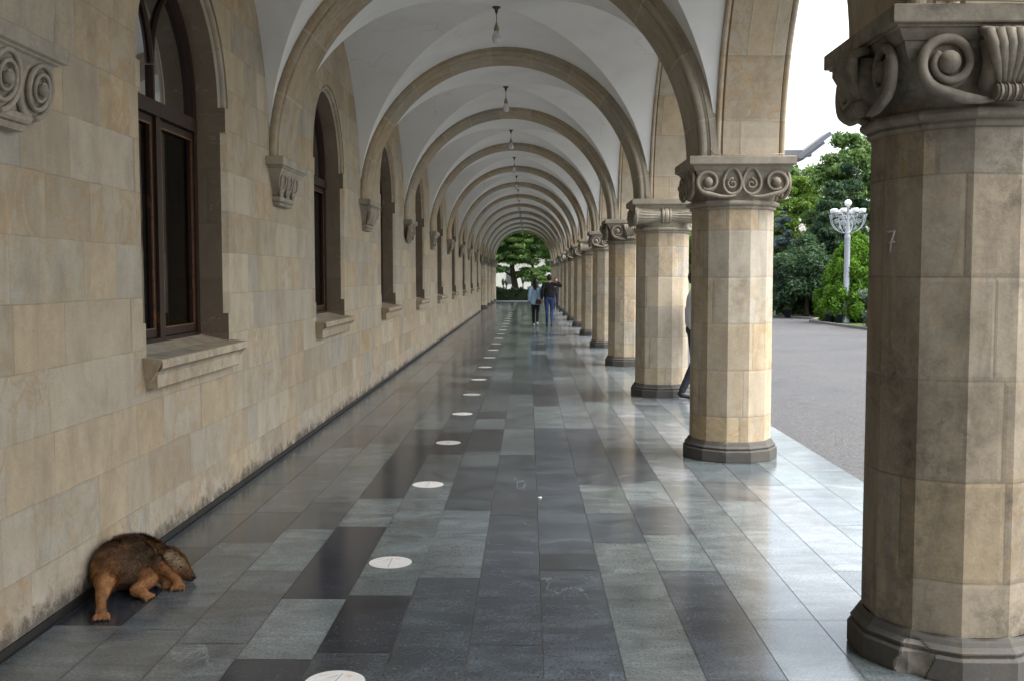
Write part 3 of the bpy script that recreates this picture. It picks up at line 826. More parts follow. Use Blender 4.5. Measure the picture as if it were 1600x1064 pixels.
chm=ch.build('chalk_mark',M['chalk'],cols[1]); ang=radians(-150+0)
chm.location=(R*cos(radians(-150))-.035,R*sin(radians(-150))+.06,1.955); chm.rotation_euler=(0,0,radians(-60))

# wall corbels
def corbel_mesh(kind):
    mb=MB()
    def sec(proj,hw,z): return [(-.02,-hw,z),(proj,-hw,z),(proj,hw,z),(-.02,hw,z)]
    rows=[sec(.0,.20,2.487),sec(.06,.26,2.495),sec(.072,.275,2.515),sec(.06,.27,2.527)]
    for a in np.linspace(-pi/2,pi/2,6): rows.append(sec(.055+.03*cos(a),.27+.03*cos(a),2.557+.028*sin(a)))
    rows+=[sec(.05,.262,2.59),sec(.058,.28,2.62),sec(.075,.33,2.70),sec(.10,.385,2.77),sec(.128,.43,2.815),sec(.135,.44,2.835),sec(.15,.465,2.845),sec(.152,.47,2.852),sec(.168,.525,2.862),sec(.17,.53,2.87),sec(.17,.53,2.934),sec(.163,.523,ZS)]
    mb.grid(rows); mb.face(rows[-1]); mb.face(rows[0][::-1])
    e1=Vector((0,1,0)); e2=Vector((.18,0,.98)).normalized(); nm=Vector((.98,0,-.18)).normalized()
    base=Vector((.085,0,2.71))
    if kind==0:
        for a,r in ((-.325,.155),(0.0,.16),(.325,.15)):
            c=base+e1*a+nm*.022
            mb.face([c-nm*.012+e1*(r*.97*cos(q))+e2*(r*.97*sin(q)) for q in np.linspace(0,2*pi,24,endpoint=False)])
            mb.tube([c-nm*.02+e1*(r*.97*cos(q))+e2*(r*.97*sin(q)) for q in np.linspace(0,2*pi,28)],.018,6,cap=False)
            spiral(mb,c,e1,e2,nm,r*.93,.028,2.6,radians(-90),1,.0155,n=70,bulge=.02)
            st=len(mb.v); mb.ball((0,0,0),.03); mb.xf(Matrix.Translation(c+nm*.018),st)
    elif kind==1:
        for a in (-.25,0,.25):
            c=base+e1*a+nm*.006
            for sg in (-1,1):
                pts=[c+e1*(sg*.100*max(0,sin(pi*t))**.7*(1.05-.3*(1-t)))+e2*(-.125+.235*t)+nm*(.012*sin(pi*t)) for t in np.linspace(0,1,15)]
                mb.tube(pts,.0115,6)
            for sg in (-1,0,1):
                mb.tube([c+e1*(sg*.018)-e2*.115,c+e1*(sg*.035)-e2*.07+nm*.012,c+e1*(sg*.045)-e2*.045+nm*.004],[.010,.012,.006],6)
            for sg in (-1,1): mb.tube([c+e1*(sg*.018)+e2*(.085),c+e1*(sg*.008)+e2*.0+nm*.004,c+e1*(sg*.012)-e2*.06],[.006,.010,.005],6)
    else:
        for j in range(7):
            a=-.36+j*.12
            pts=[base+e1*(a*(.66+.36*t))+e2*(-.125+.25*t)+nm*(.004+.035*sin(t*pi*.9)) for t in np.linspace(0,1,10)]
            mb.tube(pts,[(.024+.022*t) for t in np.linspace(0,1,10)],8)
        mb.tube([base+e1*-.40+e2*.115+nm*.02,base+e1*.40+e2*.115+nm*.02],.022,8)
    return mb
cm=[corbel_mesh(k).build('corbel',M['carved'],B) for k in range(3)]
u=[False]*3
for n in range(-6,11):
    k=(n-1)%3
    o=cm[k] if not u[k] else instance(cm[k],B); u[k]=True
    o.location=(XW,(YN(n)-.06) if n!=1 else 4.62,0)

# ------------------------------------------------------------------ lamps, markers, small things
def ordinal(i): return ['nearest','second','third','fourth','fifth','sixth','seventh','eighth','ninth','tenth','eleventh','twelfth','thirteenth','fourteenth','fifteenth','sixteenth','seventeenth','eighteenth','nineteenth','twentieth','twenty-first','twenty-second','twenty-third','twenty-fourth','twenty-fifth','twenty-sixth','twenty-seventh','twenty-eighth','twenty-ninth'][i]
def make_lamp():
    r=empty('pendant_lamp',(0,0,0))
    m=MB(); m.lathe([(.0,-.002),(.05,-.002),(.05,-.012),(.038,-.018),(.024,-.026),(.02,-.05),(.009,-.085),(.0,-.087)],20); m.build('ceiling_rose',M['darkmetal'],r)
    m=MB(); m.tube([(0,0,-.085),(0.002,0,-.14),(0,0,-.195)],.005,6); m.build('cord',M['darkmetal'],r)
    m=MB(); m.lathe([(0,-.185),(.010,-.19),(.022,-.23),(.034,-.262),(.034,-.292),(.028,-.296)],16); m.build('socket',M['brass'],r)
    m=MB(); m.lathe([(.0,-.288),(.026,-.296),(.042,-.325),(.055,-.365),(.057,-.39),(.05,-.42),(.03,-.441),(.0,-.448)],20); m.build('bulb',M['bulb'],r)
    return r
lp=make_lamp(); LAMPX=-.40
for i,n in enumerate(range(2,NLAST)):
    o=lp if i==0 else copy_tree(lp)
    o.location=(LAMPX,YM(n),ZS+VB-.004)
    lab='large pendant bulb hanging from the nearest vault, at the top of the picture' if i==0 else f'{ordinal(i)} pendant bulb from the camera, hanging under the vault crown'
    tag(o,lab,'lamp','pendant lamps along the gallery vaults')

def make_marker():
    m=MB(); m.lathe([(.1345,.0004),(.135,.0018),(.134,.0024),(.0,.0025)],48,smooth=False)
    o=m.build('floor_marker',M['marker'])
    k=MB(); k.box(-.004,.003,-.11,.10,.0026,.0029); k.face([(-.06,.02,.0028),(-.052,.026,.0028),(-.005,.075,.0028),(-.018,.075,.0028)]); 
    k.build('grey_lines',M['inkgrey'],o,fix=False)
    k=MB(); k.face([(.02,.07,.0028),(.05,.06,.0028),(.055,.085,.0028),(.03,.095,.0028)]); k.face([(-.09,.05,.0028),(-.06,.07,.0028),(-.062,.078,.0028),(-.094,.056,.0028)])
    k.build('orange_print',M['inkorange'],o,fix=False)
    return o
mk=make_marker()
mys=[4.39,6.29,8.70,10.93,13.26,15.47,17.75,20.2,22.6,24.95]
while mys[-1]+2.35<70: mys.append(mys[-1]+2.35)
for i,y in enumerate(mys):
    o=mk if i==0 else copy_tree(mk)
    o.location=(-.872 if i else -.862,y,0.001); o.rotation_euler=(0,0,random.uniform(-.3,.3) if i!=1 else 0)
    lab='white round floor marker cut off by the bottom edge of the photo' if i==0 else f'{ordinal(i)} white round floor marker counted from the camera'
    tag(o,lab,'floor marker','white round markers in a line on the floor')

pc=MB(); pc.tube([(0,0,.005),(.028,.004,.006)],.005,7); pc.face([(.02,-.01,.003),(.036,-.006,.004),(.032,.01,.012),(.018,.008,.009)])
o=pc.build('paper_scrap',M['paper'],None,(.075,8.17,.001)); tag(o,'tiny white scrap lying on a slab joint in the middle of the floor','litter')

# floodlight on second column
f=empty('floodlight',(2.47,9.93,2.96)); tag(f,'grey metal floodlight tilted upward on top of the second column capital','floodlight')
m=MB(); m.box(-.05,.17,-.05,.05,.0,.055); m.box(.14,.26,-.035,.035,-.005,.035); m.build('bracket',M['metalgrey'],f)
m=MB(); st=0; m.box(-.19,.19,-.14,.14,-.022,.018); m.box(-.16,.10,-.10,.10,-.05,-.022); m.xf(Matrix.Translation((.26,0,.09))@Matrix.Rotation(radians(-37),4,'Y')); m.build('lamp_head',M['metalgrey'],f)
# cables
def cable(path,label,r=.006):
    m=MB(); m.tube(path,r,6); return tag(m.build('cable',M['cable']),label,'cable')
ya=YN(2)-.47
def acable(yn,lab):
    arc=[(AIN-.012,yn+L-.45-0-2.195-(-1)*0-2.195*cos(a)*-1*-1,ZS) for a in (0,)]
    pts=[]
    y0=yn-.45; yc=yn-L/2
    for a in np.linspace(radians(88),radians(6),26): pts.append((AIN-.012,yc+2.26*cos(a),ZS+2.27*sin(a)+.0))
    pts+=[(AIN-.03,y0+.03,ZS+.16),(AIN-.045,y0-.005,ZS+.06),(AIN-.01,y0-.03,ZS+.015),(AIN+.2,y0-.03,ZS+.009),(AIN+.5,y0-.02,ZS+.012),(2.43,y0+.0,ZS+.02)]
    cable(pts,lab)
acable(YN(2),'beige cable running down the arch moulding onto the second capital')
acable(YN(3),'beige cable running down the arch moulding onto the third capital')
m=MB(); m.tube([(1.70,YN(1)-.52,ZS+.008),(1.9,YN(1)-.50,ZS+.014),(2.05,YN(1)-.51,ZS+.006),(2.4,YN(1)-.5,ZS+.012)],.006,6)
tag(m.build('cable',M['cable']),'short cable lying on top of the nearest capital','cable')

# ------------------------------------------------------------------ voxel-merged figures
def capsule(bm,a,b,ra,rb,seg=12):
    a=Vector(a);b=Vector(b); vs=[]
    for c,r in ((a,ra),(b,rb)):
        m=6
        for i in range(m+1):
            for j in range(seg):
                if i in (0,m) and j>0: continue
                th=pi*i/m; vs.append(bm.verts.new(c+Vector((r*sin(th)*cos(2*pi*j/seg),r*sin(th)*sin(2*pi*j/seg),r*cos(th)))))
    res=bmesh.ops.convex_hull(bm,input=vs)
    bad=[e for e in res['geom_interior'] if isinstance(e,bmesh.types.BMVert)]
    if bad: bmesh.ops.delete(bm,geom=bad,context='VERTS')
def ell(bm,c,r,rot=None):
    M4=Matrix.Translation(c)@(rot.to_4x4() if rot else Matrix.Identity(4))@Matrix.Diagonal((*r,1))
    bmesh.ops.create_icosphere(bm,subdivisions=3,radius=1,matrix=M4)
def merge_mesh(name, bm, vox, smooth=4, mat=None, parent=None, extra=None):
    me=bpy.data.meshes.new(name+'_raw'); bm.to_mesh(me); bm.free()
    o=bpy.data.objects.new(name+'_raw',me); COL.objects.link(o)
    r=o.modifiers.new('r','REMESH'); r.mode='VOXEL'; r.voxel_size=vox; r.use_smooth_shade=True
    s=o.modifiers.new('s','SMOOTH'); s.factor=.5; s.iterations=smooth
    dg=bpy.context.evaluated_depsgraph_get(); dg.update()
    ev=o.evaluated_get(dg); nm=bpy.data.meshes.new_from_object(ev)
    bpy.data.objects.remove(o); bpy.data.meshes.remove(me)
    nm.name=name
    nm.polygons.foreach_set('use_smooth',[True]*len(nm.polygons))
    nm.materials.clear(); nm.materials.append(mat)
    n=bpy.data.objects.new(name,nm); COL.objects.link(n)
    if parent: n.parent=parent
    return n

# ---- the dog: lying curled against the wall
def dog():
    tan=(.34,.165,.068); dark=(.062,.037,.021); brn=(.19,.082,.032); cream=(.56,.45,.29); blk=(.018,.014,.012); pink=(.34,.20,.14); sable=(.115,.072,.040); rust=(.24,.115,.05)
    C=[ # a, b, ra, rb, colour
     ((-2.36,5.68,.14),(-2.325,5.78,.15),.125,.145,sable),
     ((-2.345,5.78,.165),(-2.31,5.86,.15),.138,.13,dark),
     ((-2.30,5.72,.12),(-2.25,5.82,.11),.12,.11,sable),
     ((-2.38,5.62,.15),(-2.37,5.70,.18),.10,.11,brn),
     ((-2.30,5.84,.17),(-2.235,5.90,.14),.11,.092,brn),
     ((-2.235,5.90,.14),(-2.19,5.92,.125),.082,.072,rust),
     ((-2.19,5.915,.128),(-2.15,5.92,.12),.070,.070,rust),
     ((-2.135,5.915,.115),(-2.09,5.90,.095),.070,.060,cream),
     ((-2.095,5.90,.090),(-2.06,5.888,.072),.060,.048,brn),
     ((-2.055,5.88,.064),(-2.012,5.866,.040),.041,.033,brn),
     ((-2.018,5.866,.042),(-1.998,5.860,.034),.033,.028,blk),
     # left hind leg reaching to the camera
     ((-2.385,5.60,.12),(-2.345,5.47,.105),.082,.050,tan),
     ((-2.345,5.47,.10),(-2.315,5.36,.06),.046,.029,tan),
     ((-2.315,5.36,.058),(-2.275,5.26,.036),.027,.023,tan),
     ((-2.275,5.26,.034),(-2.250,5.215,.022),.026,.024,tan),
     # folded right hind leg
     ((-2.24,5.72,.10),(-2.155,5.65,.085),.066,.044,tan),
     ((-2.155,5.645,.075),(-2.205,5.56,.045),.040,.030,tan),
     ((-2.21,5.56,.045),(-2.15,5.545,.028),.028,.024,tan),
     # front legs
     ((-2.19,5.83,.125),(-2.10,5.77,.085),.038,.027,tan),
     ((-2.10,5.77,.085),(-2.035,5.735,.055),.029,.023,tan),
     ((-2.035,5.735,.052),(-2.022,5.722,.026),.025,.024,tan),
     ((-2.18,5.83,.07),(-2.12,5.77,.035),.040,.026,dark),  # second foreleg: dark colour paints in the shadowed gap between the legs
     ((-2.12,5.77,.034),(-2.09,5.755,.026),.027,.024,tan),
    ]
    tips=[]
    for px,py,dx,dy in ((-2.250,5.212,.012,-.042),(-2.022,5.722,.004,-.036),(-2.15,5.545,.042,-.01),(-2.09,5.755,.02,-.024)):
        for k in range(4):
            o=(k-1.5)*.0175; nx,ny=-dy,dx; ln=math.hypot(dx,dy); nx/=ln; ny/=ln
            tips.append((px+nx*o*1.35+dx*1.02,py+ny*o*1.35+dy*1.02,dx/ln,dy/ln))
            C.append(((px+nx*o,py+ny*o,.022),(px+nx*o*1.35+dx*.85,py+ny*o*1.35+dy*.85,.011),.0115,.0095,tan))
    bm=bmesh.new()
    for a,b,ra,rb,_ in C: capsule(bm,a,b,ra,rb)
    # ears
    def ear(p,tip,w):
        p=Vector(p);tip=Vector(tip); 
        capsule(bm,p,p+(tip-p)*.5,w,w*.62); capsule(bm,p+(tip-p)*.5,tip,w*.62,.008)
    ear((-2.19,5.86,.17),(-2.222,5.83,.235),.024); ear((-2.20,5.83,.20),(-2.235,5.79,.13),.018); C.append(((-2.20,5.825,.21),(-2.235,5.79,.13),.022,.016,pink))
    ear((-2.11,5.955,.12),(-2.15,5.985,.155),.02)
    ear((-2.185,5.87,.185),(-2.165,5.83,.125),.022); C.append(((-2.18,5.86,.18),(-2.165,5.828,.125),.026,.016,blk))
    o=merge_mesh('dog',bm,.006,4,M['fur'])
    me=o.data
    nv=len(me.vertices); co=np.empty(nv*3); me.vertices.foreach_get('co',co); co=co.reshape(-1,3)
    # keep off the floor and out of the wall
    co[:,2]=np.maximum(co[:,2],.003); co[:,0]=np.maximum(co[:,0],XW+.035)
    me.vertices.foreach_set('co',co.ravel()); me.update()
    A=np.array([c[0] for c in C]);Bb=np.array([c[1] for c in C]);RA=np.array([c[2] for c in C]);RB=np.array([c[3] for c in C]);CC=np.array([c[4] for c in C])
    def colour(p):
        d=Bb-A; L2=(d**2).sum(1); t=np.clip(((p[:,None,:]-A[None])*d[None]).sum(2)/L2,0,1)
        q=A[None]+d[None]*t[...,None]; dist=np.linalg.norm(p[:,None,:]-q,axis=2)-(RA+(RB-RA)*t)
        w=np.exp(-np.clip(dist,-.05,.3)/.011); w/=w.sum(1,keepdims=True); c=w@CC
        # saddle: dark along the back
        k=np.clip((p[:,2]-.19)/.08,0,1)*np.clip((-2.16-p[:,0])/.06,0,1)
        c=c*(1-k[:,None]*.55)+np.array(dark)*k[:,None]*.55
        n=np.sin(p[:,0]*61)*np.sin(p[:,1]*47+1)*np.sin(p[:,2]*71+2)
        st=np.sin(p[:,0]*38+np.sin(p[:,2]*31)*1.7)*np.sin(p[:,1]*29+p[:,2]*22); up_=np.clip((p[:,2]-.07)/.05,0,1)*np.clip((-2.14-p[:,0])/.05,0,1)
        c=c+np.array((.10,.055,.022))*(np.clip(st,0,1)*up_)[:,None]
        tk=(np.sin(p[:,1]*210+np.sin(p[:,0]*90)*2)*np.sin(p[:,2]*260+p[:,0]*120)>.35)*(np.abs(p[:,0]+2.115)<.06)*(p[:,1]>5.8); c=c*(1-.6*tk[:,None])
        c=c*(1+.34*n[:,None])*.9
        return c
    cv=colour(co)
    ca=me.color_attributes.new('tone','FLOAT_COLOR','POINT'); ca.data.foreach_set('color',np.c_[cv,np.ones(nv)].ravel())
    tag(o,'brown and black dog curled up asleep on the floor against the wall','dog')
    # short coat
    me.calc_loop_triangles()
    tri=np.empty(len(me.loop_triangles)*3,dtype=np.int32); me.loop_triangles.foreach_get('vertices',tri); tri=tri.reshape(-1,3)
    p0,p1,p2=co[tri[:,0]],co[tri[:,1]],co[tri[:,2]]
    cr=np.cross(p1-p0,p2-p0); ar=np.linalg.norm(cr,axis=1); nrm=cr/np.maximum(ar[:,None],1e-12)
    NB=42000; idx=rng.choice(len(tri),NB,p=ar/ar.sum()); r1=np.sqrt(rng.random(NB)); r2=rng.random(NB)
    pt=(1-r1)[:,None]*p0[idx]+(r1*(1-r2))[:,None]*p1[idx]+(r1*r2)[:,None]*p2[idx]; nn=nrm[idx]
    flow=np.array([-.35,-.55,-.55])+.35*np.c_[np.sin(pt[:,1]*30),np.sin(pt[:,2]*40),np.sin(pt[:,0]*35)]
    flow-= (flow*nn).sum(1,keepdims=True)*nn; flow/=np.linalg.norm(flow,axis=1,keepdims=True)+1e-9
    body=np.clip((pt[:,2]-.05)/.12,0,1)*(pt[:,1]>5.5)
    ln=(.010+.022*body)*rng.uniform(.6,1.4,NB)
    dr=nn*.46+flow*.9+rng.normal(0,.16,(NB,3)); dr/=np.linalg.norm(dr,axis=1,keepdims=True)
    sd=np.cross(dr,nn); sd/=np.linalg.norm(sd,axis=1,keepdims=True)+1e-9
    wd=(.0009+.0006*body)[:,None]
    v=np.empty((NB,4,3)); v[:,0]=pt-sd*wd; v[:,1]=pt+sd*wd; mid=pt+dr*ln[:,None]*.6+nn*.0006; v[:,2]=mid+sd*wd*.6; v[:,3]=pt+dr*ln[:,None]
    v[:,:,2]=np.maximum(v[:,:,2],.002); v[:,:,0]=np.maximum(v[:,:,0],XW+.032)
    fm=bpy.data.meshes.new('fur'); fm.vertices.add(NB*4); fm.vertices.foreach_set('co',v.ravel())
    fm.loops.add(NB*6); fm.polygons.add(NB*2)
    b=np.arange(NB)*4; li=np.stack([b,b+1,b+2,b,b+2,b+3],1).ravel(); fm.loops.foreach_set('vertex_index',li.astype(np.int32))
    fm.polygons.foreach_set('loop_start',np.arange(NB*2)*3); fm.polygons.foreach_set('loop_total',np.full(NB*2,3))
    fm.update(); fm.validate()
    cc=colour(pt)*rng.uniform(.5,1.75,(NB,1)); c4=np.repeat(np.c_[cc,np.ones(NB)],4,axis=0)
    fa=fm.color_attributes.new('tone','FLOAT_COLOR','POINT'); fa.data.foreach_set('color',c4.ravel())
    fm.materials.append(M['fur'])
    fo=bpy.data.objects.new('fur',fm); COL.objects.link(fo); fo.parent=o
    cl=MB()
    for a_,b_,c_,d_ in tips: cl.tube([(a_,b_,.012),(a_+c_*.008,b_+d_*.008,.009),(a_+c_*.014,b_+d_*.014,.003)],[.0045,.0035,.001],6)
    cl.build('claws',M['black'],o)
    nz=MB(); nz.ball((-1.970,5.852,.034),.0125,10,8,(1,.9,.8)); nz.build('nose',M['black'],o)
    ey=MB(); ey.ball((-2.048,5.842,.098),.0065,8,6); ey.build('eye',M['black'],o)
    return o
dog()

# ---- people
def person(loc,rz,label,pose,shirt,pants,shoe,haircol,h=1.0,long_hair=False,bag=False,loose=False,sole=None):
    r=empty('person',loc,rz); r.scale=(h,h,h); tag(r,label,'person')
    J=dict(hip=.93,sh=1.43)
    P=pose; V=Vector
    pel=V((0,0,.95)); chest=V((0,.0,1.28)); neck=V((0,.0,1.47)); head=V((0,.015,1.615))
    bm=bmesh.new()
    ell(bm,pel,(.150,.10,.12)); ell(bm,chest,(.155,.098,.19)); capsule(bm,(0,0,1.05),(0,0,1.2),.115,.12)
    for s in (-1,1): capsule(bm,(s*.05,0,1.42),(s*.165,0,1.40),.055,.052)
    capsule(bm,(0,-.005,1.42),(0,.005,1.52),.055,.05)
    ell(bm,head,(.076,.095,.112)); capsule(bm,(0,.06,1.555),(0,.075,1.545),.045,.03)
    capsule(bm,(0,.108,1.625),(0,.122,1.595),.010,.014)
    for s in (-1,1): ell(bm,(s*.078,.005,1.60),(.010,.02,.03))
    capsule(bm,(-.018,.104,1.565),(.018,.104,1.565),.007,.007)
    for sd in ('L','R'):
        s=-1 if sd=='L' else 1
        S_,E_,W_=V((s*.185,0,1.405)),V(P['elbow'+sd]),V(P['wrist'+sd])
        capsule(bm,S_,E_,.048,.038); capsule(bm,E_,W_,.038,.025)
        d=(W_-E_).normalized(); side=d.cross(V((0,0,1)))
        if side.length<.2: side=V((0,1,0))
        side.normalize(); side2=d.cross(side).normalized()
        capsule(bm,W_,W_+d*.075,.024,.030)
        pc_=W_+d*.085
        for k,fl_ in enumerate((.062,.072,.068,.052)):
            o=side*((k-1.5)*.0185); curl=side2*(.012*(1))
            capsule(bm,pc_+o,pc_+o+d*fl_*.55+curl,.0095,.0088,8); capsule(bm,pc_+o+d*fl_*.55+curl,pc_+o+d*fl_+curl*2.6,.0088,.0078,8)
        capsule(bm,W_+d*.02+side*.024,W_+d*.06+side*.05+side2*.01,.012,.010,8); capsule(bm,W_+d*.06+side*.05+side2*.01,W_+d*.09+side*.052+side2*.018,.010,.009,8)
        H_,K_,A_=V((s*.09,0,.92)),V(P['knee'+sd]),V(P['ankle'+sd])
        capsule(bm,H_,K_,.078,.052); capsule(bm,K_,K_+(A_-K_)*.4,.052,.05); capsule(bm,K_+(A_-K_)*.4,A_,.05,.033)
        F=V(P['toe'+sd]); capsule(bm,A_-V((0,0,.03)),F-V((0,0,.004)),.026,.016)
    body=merge_mesh('body',bm,.0085,3,M['skin'],r)
    # shirt
    bm=bmesh.new()
    ell(bm,chest,(.175,.118,.20)); capsule(bm,(0,0,1.02),(0,0,1.2),.13,.135)
    for s in (-1,1): capsule(bm,(s*.05,0,1.42),(s*.17,0,1.402),.064,.066)
    zb=.82 if loose else .90
    for s in (-1,1): capsule(bm,(s*.075,0,zb+.08),(s*.055,0,1.15),.145 if loose else .105,.115)
    for sd in ('L','R'):
        s=-1 if sd=='L' else 1
        S_,E_,W_=V((s*.185,0,1.405)),V(P['elbow'+sd]),V(P['wrist'+sd])
        k=P.get('sleeve',1.0)
        if k>1: capsule(bm,S_,E_,.066,.06); capsule(bm,E_,E_+(W_-E_)*(k-1),.058,.05)
        else: capsule(bm,S_,S_+(E_-S_)*k,.064,.056)
    merge_mesh('shirt',bm,.013,4,shirt,r)
    bm=bmesh.new(); ell(bm,pel-V((0,0,.01)),(.165,.118,.13))
    for sd in ('L','R'):
        s=-1 if sd=='L' else 1
        H_,K_,A_=V((s*.09,0,.92)),V(P['knee'+sd]),V(P['ankle'+sd]); k=P.get('leg',1.)
        capsule(bm,H_,K_,.092,.066*k); capsule(bm,K_,K_+(A_-K_)*.4,.066*k,.062*k); capsule(bm,K_+(A_-K_)*.4,A_+(K_-A_)*.03,.062*k,.048*k)
    merge_mesh('trousers',bm,.011,4,pants,r)
    for sd in ('L','R'):
        A_=V(P['ankle'+sd]); F=V(P['toe'+sd]); bm=bmesh.new()
        capsule(bm,A_-V((0,0,.045)),F,.043,.034); capsule(bm,A_-(F-A_).normalized()*.03-V((0,0,.05)),A_-V((0,0,.03)),.036,.04)
        merge_mesh('shoe',bm,.009,3,shoe,r)
    bm=bmesh.new()
    ell(bm,head+V((0,-.014,.02)),(.088,.098,.112)); 
    if long_hair:
        capsule(bm,(0,-.06,1.62),(0,-.085,1.46),.085,.075); capsule(bm,(0,-.085,1.46),(-.02,-.11,1.36),.085,.05)
        for s in (-1,1): capsule(bm,(s*.06,-.03,1.60),(s*.07,-.05,1.42),.05,.035)
    else: ell(bm,head+V((0,-.03,.0)),(.086,.082,.09))
    # cut the face free: push hair back
    hr=merge_mesh('hair',bm,.009,2,haircol,r)
    co=[v.co.copy() for v in hr.data.vertices]
    for v in hr.data.vertices:
        if v.co.y>.055 and v.co.z<1.69: v.co.y=.055-(v.co.y-.055)*.2
        n=sin(v.co.x*140+v.co.z*30)*sin(v.co.z*60+v.co.y*90); v.co+=v.normal*.003*n
    for s in (-1,1):
        e=MB(); e.ball((s*.028,.100,1.628),.0095,10,8); e.build('eye',M['paper'],r)
    if bag:
        b=MB()
        st=0; rows=[]
        for z,w,d in ((0,.09,.035),(.02,.125,.05),(.11,.125,.052),(.17,.10,.035),(.18,.08,.02)):
            rows.append([(w*cos(a)*(1 if abs(cos(a))<.7 else .96),d*sin(a),z) for a in np.linspace(0,2*pi,20,endpoint=False)])
        b.grid(rows,closed_u=True,smooth=True); b.face(rows[0][::-1]); b.face(rows[-1])
        bg=b.build('handbag',cloth('brown_bag_leather',(.085,.045,.035),.5),None)
        bg.location=(loc[0]+.115*h,loc[1]-.135*h,.80*h); bg.scale=(h,h,h); tag(bg,'small dark brown shoulder bag on the hip of the woman in light blue','bag')
        s_=MB(); s_.tube([(-.02,.02,.15),(-.05,-.015,.34),(-.13,-.0,.60),(-.17,.06,.655),(-.12,.15,.62)],.007,6); s_.build('strap',M['darkmetal'],bg)
    return r
hairm=plain('dark_hair',(.018,.013,.011),.5,.3,60,.5)
walkA=dict(elbowL=(-.245,-.03,1.13),wristL=(-.25,.05,.90),elbowR=(.245,-.05,1.13),wristR=(.25,-.02,.89),kneeL=(-.085,.02,.50),ankleL=(-.075,-.03,.09),toeL=(-.08,.11,.035),kneeR=(.075,.03,.51),ankleR=(.06,-.19,.14),toeR=(.07,-.08,.045),sleeve=1.8)
person((.27,37.45,0),0,'woman with dark hair in a loose light blue shirt and black trousers walking away',walkA,cloth('light_blue_cotton',(.42,.64,.86)),cloth('black_trousers',(.014,.014,.018)),plain('white_shoe',(.68,.67,.66),.6),hairm,h=.99,long_hair=True,bag=True,loose=True)
walkB=dict(elbowL=(-.25,-.02,1.14),wristL=(-.245,.07,.92),elbowR=(.37,.02,1.36),wristR=(.29,.20,1.47),kneeL=(-.08,.03,.50),ankleL=(-.075,.06,.09),toeL=(-.08,.19,.03),kneeR=(.08,.03,.51),ankleR=(.075,-.16,.12),toeR=(.08,-.03,.04),sleeve=1.9,leg=.88)
person((.765,36.97,0),0,'slim person with short dark hair, black top and blue jeans, right elbow raised',walkB,cloth('black_jersey',(.016,.014,.016)),cloth('blue_denim',(.030,.060,.16)),plain('dark_shoe',(.06,.06,.065),.5),hairm,h=1.085)
walkC=dict(elbowL=(-.26,-.04,1.13),wristL=(-.25,.06,.90),elbowR=(.25,.05,1.13),wristR=(.23,.20,.95),kneeL=(-.085,.03,.50),ankleL=(-.08,-.15,.11),toeL=(-.085,-.02,.033),kneeR=(.085,.20,.52),ankleR=(.08,.28,.09),toeR=(.085,.42,.035),sleeve=.62)
person((2.43,14.82,0),radians(-90),'person in a white t-shirt and dark grey trousers stepping out behind the second column',walkC,cloth('white_tshirt',(.62,.62,.65)),cloth('charcoal_trousers',(.035,.038,.05)),plain('black_shoe',(.015,.015,.016),.4),hairm,h=1.1)
walkD=dict(elbowL=(-.30,.10,1.2),wristL=(-.12,.22,1.38),elbowR=(.27,.08,1.15),wristR=(.18,.25,1.25),kneeL=(-.09,.02,.50),ankleL=(-.09,.0,.09),toeL=(-.1,.13,.03),kneeR=(.09,.02,.5),ankleR=(.1,.0,.09),toeR=(.12,.13,.03),sleeve=1.8)
person((1.50,55.6,0),radians(200),'person in black clothes standing far off beside the columns',walkD,cloth('black_coat',(.018,.018,.024)),cloth('dark_trousers',(.015,.016,.03)),plain('far_black_shoe',(.015,.015,.016),.5),hairm,h=.98)

# ------------------------------------------------------------------ vegetation
def leaves(n,cents,rads,size,cols,spread=.17,flat=.0,up=.0,shell=.55,aspect=1.6,droop=0):
    """cloud of leaf faces filling the given ellipsoid clumps"""
    cents=np.array(cents,float); rads=np.array(rads,float)
    w=(rads[:,0]*rads[:,1]+rads[:,0]*rads[:,2]+rads[:,1]*rads[:,2]); idx=rng.choice(len(cents),n,p=w/w.sum())
    d=rng.normal(size=(n,3)); d/=np.linalg.norm(d,axis=1,keepdims=True)
    rr=shell+(1-shell)*rng.random(n)**.8; rr*=np.clip(rng.normal(1,spread,n),.5,1.6)
    p=cents[idx]+d*rads[idx]*rr[:,None]
    nn=d*.6+rng.normal(size=(n,3))*.55+np.array([0,0,up]); nn/=np.linalg.norm(nn,axis=1,keepdims=True)
    a=np.cross(nn,rng.normal(size=(n,3))); a[:,2]-=droop; a/=np.linalg.norm(a,axis=1,keepdims=True)
    b=np.cross(nn,a); s=size*rng.uniform(.6,1.35,n)[:,None]
    q=np.empty((n,4,3)); q[:,0]=p-a*s*aspect*.5; q[:,1]=p+b*s*.32+nn*s*.08; q[:,2]=p+a*s*aspect*.5; q[:,3]=p-b*s*.32+nn*s*.08
    cols=np.array(cols); ci=cols[rng.integers(0,len(cols),len(cents))][idx]*.55+cols[rng.integers(0,len(cols),n)]*.45
    ci=ci*rng.uniform(.75,1.3,(n,1))
    return q,ci
